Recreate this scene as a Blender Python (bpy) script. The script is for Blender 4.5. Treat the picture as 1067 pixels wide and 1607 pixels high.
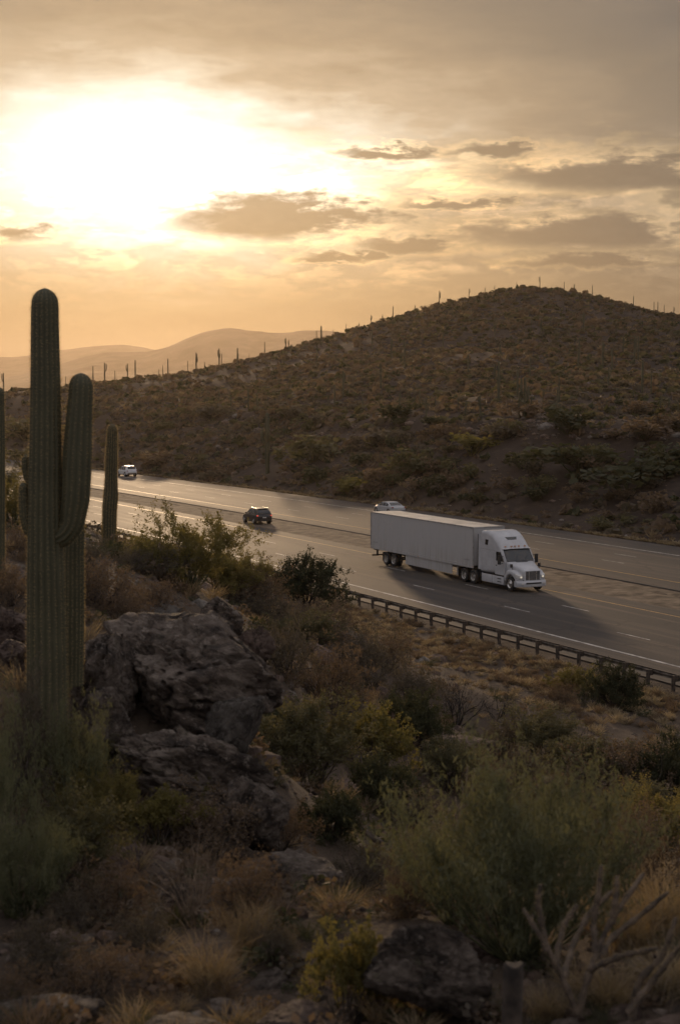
import bpy, bmesh, math, random
import numpy as np
from mathutils import Vector, Matrix

for o in list(bpy.data.objects):
    bpy.data.objects.remove(o, do_unlink=True)
SC = bpy.context.scene
COL = SC.collection
R = math.radians

# ------------------------------------------------------------------ camera
EYE = 13.9                     # camera height above the highway, metres
PITCH = R(4.46)
cam_d = bpy.data.cameras.new("camera")
cam = bpy.data.objects.new("camera", cam_d)
COL.objects.link(cam)
cam.location = (0, 0, EYE)
cam.rotation_euler = (R(90) - PITCH, 0, 0)
cam_d.sensor_fit = 'VERTICAL'
cam_d.sensor_height = 36.0
cam_d.lens = 55.0
cam_d.clip_start = 0.1
cam_d.clip_end = 30000
cam_d.dof.use_dof = True
cam_d.dof.focus_distance = 115
cam_d.dof.aperture_fstop = 4.0
SC.camera = cam

SC.view_settings.view_transform = 'Standard'
SC.view_settings.look = 'None'
SC.view_settings.exposure = 0.0
SC.view_settings.gamma = 1.0
SC.render.engine = 'CYCLES'
SC.cycles.max_bounces = 6
SC.cycles.diffuse_bounces = 3
SC.cycles.glossy_bounces = 2
SC.cycles.transmission_bounces = 3
SC.cycles.volume_bounces = 1
SC.cycles.transparent_max_bounces = 6
SC.cycles.use_denoising = True
SC.cycles.use_adaptive_sampling = True
SC.cycles.adaptive_threshold = 0.02
SC.cycles.sample_clamp_indirect = 4

# ------------------------------------------------------------------ sun and sky
SUN_AZ, SUN_EL = -7.3, 8.3      # degrees from the view axis (+Y), towards the left; above the horizon
sun_dir = Vector((math.sin(R(SUN_AZ)) * math.cos(R(SUN_EL)), math.cos(R(SUN_AZ)) * math.cos(R(SUN_EL)), math.sin(R(SUN_EL))))
sun_d = bpy.data.lights.new("sun", 'SUN')
sun_d.energy = 2.0
sun_d.color = (1.0, 0.69, 0.41)
sun_d.angle = R(4.0)
sun = bpy.data.objects.new("sun", sun_d)
sun.rotation_euler = sun_dir.to_track_quat('Z', 'Y').to_euler()
sun.location = (0, 0, 400)
COL.objects.link(sun)

world = bpy.data.worlds.new("World")
SC.world = world
world.use_nodes = True
world.cycles.sampling_method = "MANUAL"
world.cycles.sample_map_resolution = 512
WT = world.node_tree
WT.nodes.clear()


class NT:
    """small helper for wiring node trees"""
    def __init__(self, tree):
        self.t = tree

    def n(self, kind, **kw):
        nd = self.t.nodes.new(kind)
        for k, v in kw.items():
            setattr(nd, k, v)
        return nd

    def put(self, sock, v):
        if hasattr(v, 'is_linked') or isinstance(v, bpy.types.NodeSocket):
            self.t.links.new(v, sock)
        else:
            sock.default_value = v

    def m(self, op, a, b=0.0, c=None, clamp=False):
        nd = self.n('ShaderNodeMath', operation=op)
        nd.use_clamp = clamp
        self.put(nd.inputs[0], a)
        self.put(nd.inputs[1], b)
        if c is not None:
            self.put(nd.inputs[2], c)
        return nd.outputs[0]

    def sstep(self, x, a, b):
        nd = self.n('ShaderNodeMapRange', interpolation_type='SMOOTHSTEP')
        self.put(nd.inputs[0], x)
        nd.inputs[1].default_value = a
        nd.inputs[2].default_value = b
        nd.inputs[3].default_value = 0
        nd.inputs[4].default_value = 1
        return nd.outputs[0]

    def mix(self, f, a, b, blend='MIX'):
        nd = self.n('ShaderNodeMix', data_type='RGBA', blend_type=blend)
        nd.clamp_result = False
        self.put(nd.inputs[0], f)
        self.put(nd.inputs[6], a if not isinstance(a, tuple) else (*a[:3], 1))
        self.put(nd.inputs[7], b if not isinstance(b, tuple) else (*b[:3], 1))
        return nd.outputs[2]

    def noise(self, vec, scale, detail=4, rough=0.55, dist=0.0):
        nd = self.n('ShaderNodeTexNoise')
        if vec is not None:
            self.t.links.new(vec, nd.inputs['Vector'])
        nd.inputs['Scale'].default_value = scale
        nd.inputs['Detail'].default_value = detail
        nd.inputs['Roughness'].default_value = rough
        nd.inputs['Distortion'].default_value = dist
        return nd.outputs['Fac']

    def xyz(self, x, y, z):
        nd = self.n('ShaderNodeCombineXYZ')
        self.put(nd.inputs[0], x); self.put(nd.inputs[1], y); self.put(nd.inputs[2], z)
        return nd.outputs[0]

    def ramp(self, f, stops, interp='LINEAR'):
        nd = self.n('ShaderNodeValToRGB')
        nd.color_ramp.interpolation = interp
        e = nd.color_ramp.elements
        while len(e) < len(stops):
            e.new(0.5)
        for k, (p, c) in enumerate(stops):
            e[k].position = p
            e[k].color = (*c, 1) if len(c) == 3 else c
        self.put(nd.inputs[0], f)
        return nd.outputs[0]


SKY_FILL = 0.49                # brightness of the overcast dome overhead and behind the camera


def build_sky():
    N = NT(WT)
    tc = N.n('ShaderNodeTexCoord')
    sep = N.n('ShaderNodeSeparateXYZ')
    WT.links.new(tc.outputs['Generated'], sep.inputs[0])
    x, y, z = sep.outputs
    az = N.m('MULTIPLY', N.m('ARCTAN2', x, y), 180 / math.pi)
    el = N.m('MULTIPLY', N.m('ARCSINE', z), 180 / math.pi)
    base = N.xyz(az, el, 0.0)
    # slow and fast streaky cloud noise over the dome (azimuth and elevation in degrees)
    stretch = N.xyz(N.m('MULTIPLY', az, 0.30), N.m('MULTIPLY', el, 1.15), 3.7)
    n_str = N.noise(stretch, 1.0, 6, 0.58)
    n_big = N.noise(N.xyz(N.m('MULTIPLY', az, 0.10), N.m('MULTIPLY', el, 0.30), 8.1), 1.0, 3, 0.5)
    n_puff = N.noise(N.xyz(N.m('MULTIPLY', az, 0.75), N.m('MULTIPLY', el, 1.9), 1.3), 1.0, 6, 0.62)
    sb = N.m('SUBTRACT', n_str, 0.5)
    pb = N.m('SUBTRACT', n_puff, 0.5)
    bb = N.m('SUBTRACT', n_big, 0.5)
    du = N.m('SUBTRACT', az, SUN_AZ)
    dv = N.m('SUBTRACT', el, SUN_EL)
    # distance from the sun behind the cloud, wider than tall: the gap in the cloud deck is a slot
    wx = N.m('ADD', N.m('MULTIPLY', bb, 7.0), N.m('MULTIPLY', sb, 3.0))
    duw = N.m('ADD', du, wx)
    wide = N.m('ADD', 2.25, N.m('MULTIPLY', N.sstep(duw, -1.0, 4.0), 0.5))
    tall = N.m('ADD', 1.0, N.m('MULTIPLY', N.sstep(dv, 0.0, -2.5), 0.25))
    r = N.m('SQRT', N.m('ADD', N.m('POWER', N.m('DIVIDE', duw, wide), 2), N.m('POWER', N.m('DIVIDE', dv, tall), 2)))
    warp = N.m('ADD', N.m('MULTIPLY', bb, 1.8), N.m('ADD', N.m('MULTIPLY', sb, 2.4), N.m('MULTIPLY', pb, 1.0)))
    r0 = r
    r = N.m('MAXIMUM', 0.0, N.m('ADD', r, N.m('MULTIPLY', warp, N.sstep(r, 0.3, 3.0))))
    # far from the gap the glow is smooth again
    r = N.m('ADD', N.m('MULTIPLY', r, N.sstep(r0, 9.0, 4.0)), N.m('MULTIPLY', r0, N.sstep(r0, 4.0, 9.0)))
    k = 4.0
    tab = [(0, (2.4, 2.3, 2.05)), (1.2, (1.75, 1.66, 1.45)), (2.0, (1.20, 1.12, 0.98)), (2.9, (0.82, 0.71, 0.55)), (3.8, (0.55, 0.43, 0.30)),
           (5.0, (0.39, 0.295, 0.200)), (6.8, (0.245, 0.200, 0.153)), (9.5, (0.150, 0.137, 0.130)),
           (13, (0.118, 0.117, 0.125)), (18, (0.135, 0.134, 0.143)), (28, (0.235, 0.228, 0.24)), (36, (SKY_FILL * 1.0, SKY_FILL * 0.965, SKY_FILL * 1.03))]
    col = N.ramp(N.m('DIVIDE', r, 36.0), [(p / 36.0, tuple(c / k for c in cc)) for p, cc in tab])
    col = N.mix(1.0, col, (k, k, k), 'MULTIPLY')

    azw = N.m('ADD', az, N.m('ADD', N.m('MULTIPLY', sb, 6.0), N.m('MULTIPLY', pb, 3.0)))
    elw = N.m('ADD', el, N.m('ADD', N.m('MULTIPLY', sb, 0.5), N.m('MULTIPLY', pb, 1.1)))

    def blob(u0, v0, ru, rv, w1=0.9, w2=0.5, lo=1.05, hi=0.42):
        dv_ = N.m('SUBTRACT', elw, v0)
        dv_ = N.m('MAXIMUM', N.m('DIVIDE', dv_, rv), N.m('DIVIDE', dv_, -0.6 * rv))      # flatter underneath
        d = N.m('SQRT', N.m('ADD', N.m('POWER', N.m('DIVIDE', N.m('SUBTRACT', azw, u0), ru), 2), N.m('POWER', dv_, 2)))
        d = N.m('ADD', d, N.m('ADD', N.m('MULTIPLY', sb, w1), N.m('MULTIPLY', pb, w2)))
        return N.sstep(d, lo, hi)

    # bright thin streaks low in the west, between the grey bars
    band = N.m('MULTIPLY', N.sstep(el, 2.6, 4.6), N.sstep(el, 9.8, 7.6))
    near = N.sstep(r0, 17.0, 5.0)
    streak = N.m('MULTIPLY', N.m('MULTIPLY', N.sstep(n_str, 0.49, 0.60), band), near)
    col = N.mix(streak, col, N.mix(1.0, col, (1.85, 1.75, 1.6), 'MULTIPLY'))
    col = N.mix(blob(2.6, 7.2, 4.8, 0.9, 1.6, 1.2), col, N.mix(1.0, col, (1.6, 1.58, 1.5), 'MULTIPLY'))
    fine = N.m('MULTIPLY', N.m('MULTIPLY', N.sstep(n_puff, 0.49, 0.60), band), 0.65)
    col = N.mix(fine, col, N.mix(1.0, col, (1.55, 1.48, 1.36), 'MULTIPLY'))
    # grey cloud bars with bright rims
    dark = rim = None
    for a in ((-2.5, 5.95, 4.5, 1.2, 1.3, 1.3), (2.0, 5.1, 1.8, 0.5, 1.4, 1.3), (1.6, 8.42, 2.3, 0.36, 1.3, 1.2),
              (5.4, 8.46, 2.0, 0.34, 1.4, 1.2), (10.2, 7.55, 6.2, 1.0, 1.3, 1.2), (4.2, 6.65, 2.3, 0.26, 1.2, 1.0),
              (9.3, 5.5, 6.2, 0.85, 1.4, 1.2), (8.9, 4.55, 3.2, 0.34, 1.3, 1.0), (-0.2, 4.75, 1.6, 0.25, 1.4, 1.0),
              (17, 6.6, 5.5, 1.1, 1.3, 1.0), (-15.5, 5.4, 4.5, 0.6, 1.3, 1.0), (-24, 8.2, 7, 1.0, 1.3, 1.0), (26, 8.5, 7, 0.9, 1.3, 1.0)):
        b = blob(*a)
        c_ = blob(*a, lo=1.45, hi=0.95)
        dark = b if dark is None else N.m('MAXIMUM', dark, b)
        rim = c_ if rim is None else N.m('MAXIMUM', rim, c_)
    rim = N.m('MULTIPLY', N.m('MULTIPLY', rim, N.m('SUBTRACT', 1.0, dark)), N.m('MULTIPLY', near, 0.75))
    col = N.mix(rim, col, N.mix(1.0, col, (1.55, 1.45, 1.2), 'MULTIPLY'))
    greycol = N.ramp(N.m('DIVIDE', r0, 36.0), [(0.0, (0.33, 0.24, 0.145)), (0.10, (0.255, 0.19, 0.122)), (0.20, (0.170, 0.140, 0.112)), (0.36, (0.125, 0.113, 0.106)), (1.0, (0.12, 0.115, 0.12))])
    gm = N.m('ADD', 0.80, N.m('MULTIPLY', n_puff, 0.40))
    gcol = N.n('ShaderNodeCombineColor')
    for i in range(3):
        WT.links.new(gm, gcol.inputs[i])
    greycol = N.mix(1.0, greycol, gcol.outputs[0], 'MULTIPLY')
    col = N.mix(N.m('MULTIPLY', dark, 0.95), col, greycol)
    # the low air towards the sun is a deeper gold
    lowglow = N.m('MULTIPLY', N.sstep(el, 6.5, 2.0), N.sstep(r0, 16.0, 4.0))
    col = N.mix(lowglow, col, N.mix(1.0, col, (0.92, 0.80, 0.58), 'MULTIPLY'))
    # overcast deck higher up: soft mottling
    mott = N.m('ADD', 0.80, N.m('MULTIPLY', N.noise(N.xyz(N.m('MULTIPLY', az, 0.13), N.m('MULTIPLY', el, 0.34), 5.5), 1.0, 4, 0.6), 0.40))
    deck = N.sstep(el, 8.5, 12.5)
    mcol = N.n('ShaderNodeCombineColor')
    for i in range(3):
        WT.links.new(mott, mcol.inputs[i])
    col = N.mix(deck, col, N.mix(1.0, col, mcol.outputs[0], 'MULTIPLY'))
    # clear air between and behind the clouds
    sky = N.n('ShaderNodeTexSky', sky_type='NISHITA')
    sky.sun_disc = False
    sky.sun_elevation = R(SUN_EL)
    sky.sun_rotation = R(SUN_AZ)
    sky.dust_density = 3.0
    bg1 = N.n('ShaderNodeBackground')
    WT.links.new(sky.outputs[0], bg1.inputs[0])
    bg1.inputs[1].default_value = 0.05
    bg2 = N.n('ShaderNodeBackground')
    WT.links.new(col, bg2.inputs[0])
    bg2.inputs[1].default_value = 1.0
    mx = N.n('ShaderNodeMixShader')
    mx.inputs[0].default_value = 0.95
    WT.links.new(bg1.outputs[0], mx.inputs[1])
    WT.links.new(bg2.outputs[0], mx.inputs[2])
    out = N.n('ShaderNodeOutputWorld')
    WT.links.new(mx.outputs[0], out.inputs[0])


build_sky()

# ------------------------------------------------------------------ helpers: numbers
F_PX = 55.0 / 36.0 * 1607.0


def ray(px, py):
    a = (px - 533.5) / F_PX
    b = -(py - 803.5) / F_PX
    c, s = math.cos(PITCH), math.sin(PITCH)
    return np.array([a, c + b * s, -s + b * c])


def at_depth(px, py, d):
    r_ = ray(px, py)
    return np.array([0, 0, EYE]) + r_ * (d / r_[1])


def smooth(x, a, b):
    t = np.clip((x - a) / (b - a), 0, 1)
    return t * t * (3 - 2 * t)


def _hash(ix, iy, seed):
    h = (ix * 374761393 + iy * 668265263 + seed * 974711) & 0xffffffff
    h = ((h ^ (h >> 13)) * 1274126177) & 0xffffffff
    return ((h ^ (h >> 16)) & 0xffff) / 65535.0


def vnoise(x, y, seed=0):
    x = np.asarray(x, float); y = np.asarray(y, float)
    ix = np.floor(x).astype(np.int64); iy = np.floor(y).astype(np.int64)
    fx = x - ix; fy = y - iy
    fx = fx * fx * (3 - 2 * fx); fy = fy * fy * (3 - 2 * fy)
    a = _hash(ix, iy, seed); b = _hash(ix + 1, iy, seed); c = _hash(ix, iy + 1, seed); d = _hash(ix + 1, iy + 1, seed)
    return (a + (b - a) * fx) * (1 - fy) + (c + (d - c) * fx) * fy - 0.5


def fbm(x, y, octs=4, seed=0, gain=0.5):
    t = 0; amp = 1.0
    for k in range(octs):
        t = t + amp * vnoise(x * 2 ** k + 17.3 * k, y * 2 ** k - 9.1 * k, seed + k)
        amp *= gain
    return t


# ------------------------------------------------------------------ helpers: the highway's own axes
YAW = R(-64.0)
DV = np.array([math.cos(YAW), math.sin(YAW)])        # along the near lanes, towards the right
NV = np.array([-math.sin(YAW), math.cos(YAW)])       # across, towards the hill


def bend(s):
    d = np.maximum(0, -np.asarray(s, float) - 105)
    return -0.00024 * d * d


def road_xy(s, n):
    s = np.asarray(s, float)
    nn = n + bend(s)
    return s * DV[0] + nn * NV[0], s * DV[1] + nn * NV[1]


def to_sn(x, y):
    s = x * DV[0] + y * DV[1]
    n = x * NV[0] + y * NV[1]
    return s, n - bend(s)


# ------------------------------------------------------------------ terrain heights
def tps_fit(P, Z, lam=1e-3):
    P = np.array(P, float); Z = np.array(Z, float)
    n = len(P)
    d = np.linalg.norm(P[:, None] - P[None], axis=2)
    K = np.where(d > 0, d * d * np.log(d + 1e-12), 0) + lam * np.eye(n) * n
    Q = np.hstack([np.ones((n, 1)), P])
    A = np.vstack([np.hstack([K, Q]), np.hstack([Q.T, np.zeros((3, 3))])])
    w = np.linalg.solve(A, np.concatenate([Z, np.zeros(3)]))
    return P, w


def tps_eval(fit, x, y):
    P, w = fit
    x = np.asarray(x, float); y = np.asarray(y, float)
    z = w[-3] + w[-2] * x + w[-1] * y
    for k in range(len(P)):
        d2 = (x - P[k, 0]) ** 2 + (y - P[k, 1]) ** 2
        z = z + w[k] * 0.5 * d2 * np.log(d2 + 1e-12)
    return z


def pts_from(lst):
    P, Z = [], []
    for px, py, d in lst:
        q = at_depth(px, py, d)
        P.append(q[:2]); Z.append(q[2])
    return P, Z


near_ctl = [(0, 1607, 7), (533, 1607, 7), (1067, 1607, 7), (270, 1450, 10), (540, 1450, 10), (1060, 1450, 10.3), (800, 1500, 12.5),
            (75, 1180, 14), (300, 1250, 14.2), (250, 1060, 16.5), (30, 930, 22), (172, 852, 40), (310, 925, 35), (480, 942, 60),
            (350, 1000, 28), (620, 1012, 83), (850, 1095, 69), (1067, 1170, 59), (715, 1138, 56), (700, 1185, 45), (850, 1180, 48),
            (1000, 1260, 38), (620, 1250, 30), (500, 1210, 24), (560, 1100, 36), (450, 1060, 30), (600, 1350, 18), (450, 1350, 14),
            (950, 1340, 23), (1090, 1340, 21), (850, 1240, 36), (300, 1350, 12.3), (100, 1350, 11), (0, 1250, 12.5), (0, 1060, 17),
            (0, 880, 28), (220, 862, 46), (0, 790, 42), (-120, 800, 40), (-150, 1000, 20), (-200, 1300, 11), (1250, 1400, 16), (1300, 1250, 40),
            (172, 866, 62), (172, 900, 84), (50, 832, 62), (50, 862, 88), (300, 915, 52), (400, 960, 62)]
Pn, Zn = pts_from(near_ctl)
for (x, y, z) in ((0, 0, 12.3), (-3, 3, 12.0), (3, 3, 11.6), (0, 4, 11.75), (0, -10, 13.3), (-15, 0, 13.4), (14, 0, 10.0), (0, -40, 15.5), (-40, -20, 16), (40, -20, 10),
                  (-17, 100, 3.2), (-30, 110, 3.5), (-6, 78, 2.6), (-25, 70, 9.0), (-60, 60, 12), (-60, 120, 5), (-80, 180, 2), (35, 40, 2), (45, 20, 4), (-70, 0, 15)):
    Pn.append((x, y)); Zn.append(z)
for s in (-150, -125, -105, -90, -75, -60, -45, -30, -10):
    x, y = road_xy(s, 43.0)
    Pn.append((float(x), float(y))); Zn.append(-0.25)
NEAR = tps_fit(Pn, Zn, 2e-3)

far_ctl = [(1067, 760, 166), (950, 800, 163), (1067, 690, 186), (900, 672, 202), (800, 705, 192), (720, 765, 185), (640, 700, 212), (600, 662, 240),
           (500, 702, 236), (420, 738, 232), (300, 700, 268), (300, 650, 312), (100, 700, 300), (100, 652, 345), (100, 620, 420), (-40, 618, 430),
           (823, 640, 238), (600, 638, 272), (1000, 640, 236), (840, 560, 340), (840, 500, 430), (840, 449, 520), (1067, 560, 345), (1067, 502, 480),
           (760, 467, 505), (690, 486, 490), (617, 507, 480), (540, 531, 470), (450, 552, 460), (345, 579, 450), (265, 594, 440), (200, 604, 430),
           (600, 580, 355), (450, 612, 345), (900, 457, 515), (990, 482, 500), (1250, 560, 360), (1300, 520, 480), (1250, 690, 190), (720, 560, 345)]
Pf, Zf = pts_from(far_ctl)
for (x, y, z) in ((65, 610, 40), (10, 590, 22), (-40, 580, 12), (120, 580, 24), (65, 760, 10), (-60, 700, 4), (160, 700, 5), (-150, 500, 8), (-120, 400, 10), (250, 500, 18), (200, 300, 14), (300, 700, 2), (-250, 700, 2)):
    Pf.append((x, y)); Zf.append(z)
for s in (-20, -70, -110, -150, -190, -230, -270, -320, -380):
    x, y = road_xy(s, 92.0)
    Pf.append((float(x), float(y))); Zf.append(0.35)
FAR = tps_fit(Pf, Zf, 2e-3)


def height(x, y, detail=True):
    x = np.asarray(x, float); y = np.asarray(y, float)
    s, n = to_sn(x, y)
    dist = np.hypot(x, y)
    wn = smooth(n, 44.3, 38.5)
    wf = smooth(n, 87.6, 94.0)
    zn = tps_eval(NEAR, np.clip(x, -90, 60), np.clip(y, -60, 190))
    zn = np.clip(zn, -0.6, 18)
    zn = zn * (1 - smooth(dist, 150, 260))
    zf = tps_eval(FAR, np.clip(x, -300, 340), np.clip(y, 100, 780))
    zf = np.clip(zf, -1.0, 60)
    zf = zf + 1.1 * smooth(zf + 0.8 * vnoise(x / 9, y / 9, 77), 7.9, 8.5) * (1 - smooth(dist, 300, 360))   # broken shelf above the cut
    fade = 1 - smooth(dist, 640, 900)
    zf = zf * fade + (1 - fade) * -3.0
    if detail:
        zn = zn + 0.30 * fbm(x / 3.1, y / 3.1, 5, 3, 0.52) * smooth(dist, 0, 6)
        gully = np.abs(fbm(x / 26 + 3, y / 26, 4, 11, 0.55))
        zf = zf + fade * (1.3 * fbm(x / 34, y / 34, 5, 7, 0.55) - 0.8 * (0.25 - gully))
        zf = zf + 0.25 * fbm(x / 2.6, y / 2.6, 3, 21, 0.5) * fade + (1 - fade) * 1.5 * fbm(x / 300, y / 300, 4, 31)
    z = -0.06 + zn * wn + zf * wf
    return z


def hit(px, py, dmin=3.0, dmax=900.0):
    r_ = ray(px, py)
    lo, hi = math.log(dmin), math.log(dmax)
    for n in (420, 40):
        d = np.exp(np.linspace(lo, hi, n))
        t = d / r_[1]
        x = r_[0] * t; y = r_[1] * t; z = EYE + r_[2] * t
        below = np.nonzero(z <= height(x, y))[0]
        if len(below) == 0:
            return None
        k = below[0]
        lo, hi = math.log(d[max(0, k - 1)]), math.log(d[k]) + 1e-9
    return np.array([x[k], y[k], float(height(x[k], y[k]))])


def on_ground(x, y):
    return np.array([x, y, float(height(x, y))])


# ------------------------------------------------------------------ helpers: objects
def tag(o, label=None, cat=None, group=None, kind=None):
    if label: o['label'] = label
    if cat: o['category'] = cat
    if group: o['group'] = group
    if kind: o['kind'] = kind
    return o


def empty(name, loc, rz=0.0, scale=(1, 1, 1)):
    o = bpy.data.objects.new(name, None)
    o.location = loc
    o.rotation_euler = (0, 0, rz)
    o.scale = scale
    o.empty_display_size = 0.2
    COL.objects.link(o)
    return o


def link_mesh(name, me, parent=None, mat=None):
    o = bpy.data.objects.new(name, me)
    COL.objects.link(o)
    if mat is not None and not me.materials:
        me.materials.append(mat)
    if parent is not None:
        o.parent = parent
    return o


def np_mesh(name, V, Fs, smooth_shade=False):
    """mesh from a vertex array and one or more face index arrays (n x 3 or n x 4)"""
    if not isinstance(Fs, (list, tuple)):
        Fs = [Fs]
    Fs = [np.asarray(f, np.int32) for f in Fs if len(f)]
    me = bpy.data.meshes.new(name)
    V = np.asarray(V, np.float32)
    me.vertices.add(len(V))
    me.vertices.foreach_set('co', V.ravel())
    loops = np.concatenate([f.ravel() for f in Fs])
    tot = np.concatenate([np.full(len(f), f.shape[1], np.int32) for f in Fs])
    start = np.concatenate([[0], np.cumsum(tot)[:-1]]).astype(np.int32)
    me.loops.add(len(loops))
    me.loops.foreach_set('vertex_index', loops)
    me.polygons.add(len(tot))
    me.polygons.foreach_set('loop_start', start)
    me.polygons.foreach_set('loop_total', tot)
    if smooth_shade:
        me.polygons.foreach_set('use_smooth', np.ones(len(tot), bool))
    me.update(calc_edges=True)
    me.validate(verbose=False)
    return me


class MB:
    """collects simple shapes into one mesh"""
    def __init__(self):
        self.v = []
        self.f = []

    def add(self, vs, fs):
        k = len(self.v)
        self.v.extend([tuple(map(float, p)) for p in vs])
        self.f.extend([tuple(i + k for i in f) for f in fs])
        return self

    def box(self, x0, x1, y0, y1, z0, z1):
        vs = [(x0, y0, z0), (x1, y0, z0), (x1, y1, z0), (x0, y1, z0), (x0, y0, z1), (x1, y0, z1), (x1, y1, z1), (x0, y1, z1)]
        return self.add(vs, [(3, 2, 1, 0), (4, 5, 6, 7), (0, 1, 5, 4), (1, 2, 6, 5), (2, 3, 7, 6), (3, 0, 4, 7)])

    def loft(self, loops, cap=True, closed=True):
        n = len(loops[0])
        vs = [p for l in loops for p in l]
        fs = []
        for i in range(len(loops) - 1):
            for j in range(n if closed else n - 1):
                a = i * n + j; b = i * n + (j + 1) % n
                fs.append((a, b, b + n, a + n))
        if cap:
            fs.append(tuple(range(n))[::-1])
            fs.append(tuple((len(loops) - 1) * n + j for j in range(n)))
        return self.add(vs, fs)

    def lathe_y(self, prof, cx, cz, seg=28):
        """profile of (y, radius) turned round an axis along y"""
        loops = []
        for k in range(seg):
            a = 2 * math.pi * k / seg
            loops.append([(cx + rr * math.cos(a), yy, cz + rr * math.sin(a)) for yy, rr in prof])
        loops.append(loops[0])
        return self.loft(loops, cap=False, closed=False)

    def grid(self, fn, nu, nv):
        vs = [fn(i / nu, j / nv) for i in range(nu + 1) for j in range(nv + 1)]
        fs = []
        for i in range(nu):
            for j in range(nv):
                a = i * (nv + 1) + j
                fs.append((a, a + 1, a + nv + 2, a + nv + 1))
        return self.add(vs, fs)

    def bar(self, p, q, r0, r1=None, seg=8):
        r1 = r0 if r1 is None else r1
        p = Vector(p); q = Vector(q)
        d = (q - p).normalized()
        u = d.orthogonal().normalized(); w = d.cross(u)
        L0, L1 = [], []
        for k in range(seg):
            a = 2 * math.pi * k / seg
            o_ = u * math.cos(a) + w * math.sin(a)
            L0.append(p + o_ * r0); L1.append(q + o_ * r1)
        return self.loft([L0, L1])

    def mesh(self, name, smooth_angle=None, bevel=None):
        me = bpy.data.meshes.new(name)
        me.from_pydata(self.v, [], self.f)
        bm = bmesh.new(); bm.from_mesh(me)
        bmesh.ops.recalc_face_normals(bm, faces=bm.faces)
        if bevel:
            bmesh.ops.bevel(bm, geom=[e for e in bm.edges if e.calc_face_angle(0) > 0.5], offset=bevel, segments=2, affect='EDGES', profile=0.5)
        if smooth_angle:
            for f in bm.faces: f.smooth = True
            for e in bm.edges:
                if e.calc_face_angle(9) > smooth_angle: e.smooth = False
        bm.to_mesh(me); bm.free()
        me.update()
        return me

    def build(self, name, mat, parent=None, smooth_angle=None, bevel=None):
        return link_mesh(name, self.mesh(name, smooth_angle, bevel), parent, mat)


def rrect(x, hw, z0, z1, r, k=5, yc=0.0):
    """rounded rectangle loop in the plane x = const"""
    r = min(r, hw * 0.98, (z1 - z0) * 0.49)
    pts = []
    for cx, cz, a0 in ((hw - r, z1 - r, 0), (-(hw - r), z1 - r, 90), (-(hw - r), z0 + r, 180), (hw - r, z0 + r, 270)):
        for j in range(k + 1):
            a = R(a0 + 90 * j / k)
            pts.append((x, yc + cx + r * math.cos(a), cz + r * math.sin(a)))
    return pts


# ------------------------------------------------------------------ materials
def new_mat(name):
    m = bpy.data.materials.new(name)
    m.use_nodes = True
    m.node_tree.nodes.clear()
    return m, NT(m.node_tree)


def finish(m, N, shader):
    out = N.n('ShaderNodeOutputMaterial')
    m.node_tree.links.new(shader, out.inputs[0])
    return m


def simple(name, col, rough=0.6, metal=0.0, var=0.12, scale=8.0, bump=0.0, bscale=None, spec=0.5, emit=None, emit_s=0.0, coat=0.0):
    m, N = new_mat(name)
    tc = N.n('ShaderNodeTexCoord')
    f = N.noise(tc.outputs['Object'], scale, 5, 0.6)
    c2 = tuple(max(0, c * (1 - 2.2 * var)) for c in col)
    c1 = tuple(min(1, c * (1 + 1.2 * var)) for c in col)
    c = N.ramp(f, [(0.36, c2), (0.64, c1)])
    b = N.n('ShaderNodeBsdfPrincipled')
    N.put(b.inputs['Base Color'], c)
    N.put(b.inputs['Roughness'], N.m('ADD', rough - 0.06, N.m('MULTIPLY', f, 0.12)))
    b.inputs['Metallic'].default_value = metal
    b.inputs['Specular IOR Level'].default_value = spec
    b.inputs['Coat Weight'].default_value = coat
    if emit:
        b.inputs['Emission Color'].default_value = (*emit, 1)
        b.inputs['Emission Strength'].default_value = emit_s
    if bump:
        bn = N.n('ShaderNodeBump')
        bn.inputs['Strength'].default_value = bump
        bn.inputs['Distance'].default_value = 0.02
        N.put(bn.inputs['Height'], N.noise(tc.outputs['Object'], bscale or scale * 3, 6, 0.65))
        N.put(b.inputs['Normal'], bn.outputs[0])
    return finish(m, N, b.outputs[0])


def leaf_mat(name, col_a, col_b, trans=0.35, rough=0.7, scale=3.0):
    """foliage: patchy colour, a little light coming through"""
    m, N = new_mat(name)
    g = N.n('ShaderNodeNewGeometry')
    oi = N.n('ShaderNodeObjectInfo')
    f = N.m('ADD', N.m('MULTIPLY', N.noise(g.outputs['Position'], scale, 3, 0.6), 0.8), N.m('MULTIPLY', oi.outputs['Random'], 0.3))
    c = N.ramp(f, [(0.28, col_a), (0.8, col_b)])
    b = N.n('ShaderNodeBsdfPrincipled')
    N.put(b.inputs['Base Color'], c)
    b.inputs['Roughness'].default_value = rough
    b.inputs['Specular IOR Level'].default_value = 0.25
    t = N.n('ShaderNodeBsdfTranslucent')
    N.put(t.inputs[0], N.mix(1.0, c, (1.5, 1.4, 0.9), 'MULTIPLY'))
    mx = N.n('ShaderNodeMixShader')
    mx.inputs[0].default_value = trans
    m.node_tree.links.new(b.outputs[0], mx.inputs[1])
    m.node_tree.links.new(t.outputs[0], mx.inputs[2])
    return finish(m, N, mx.outputs[0])


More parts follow.
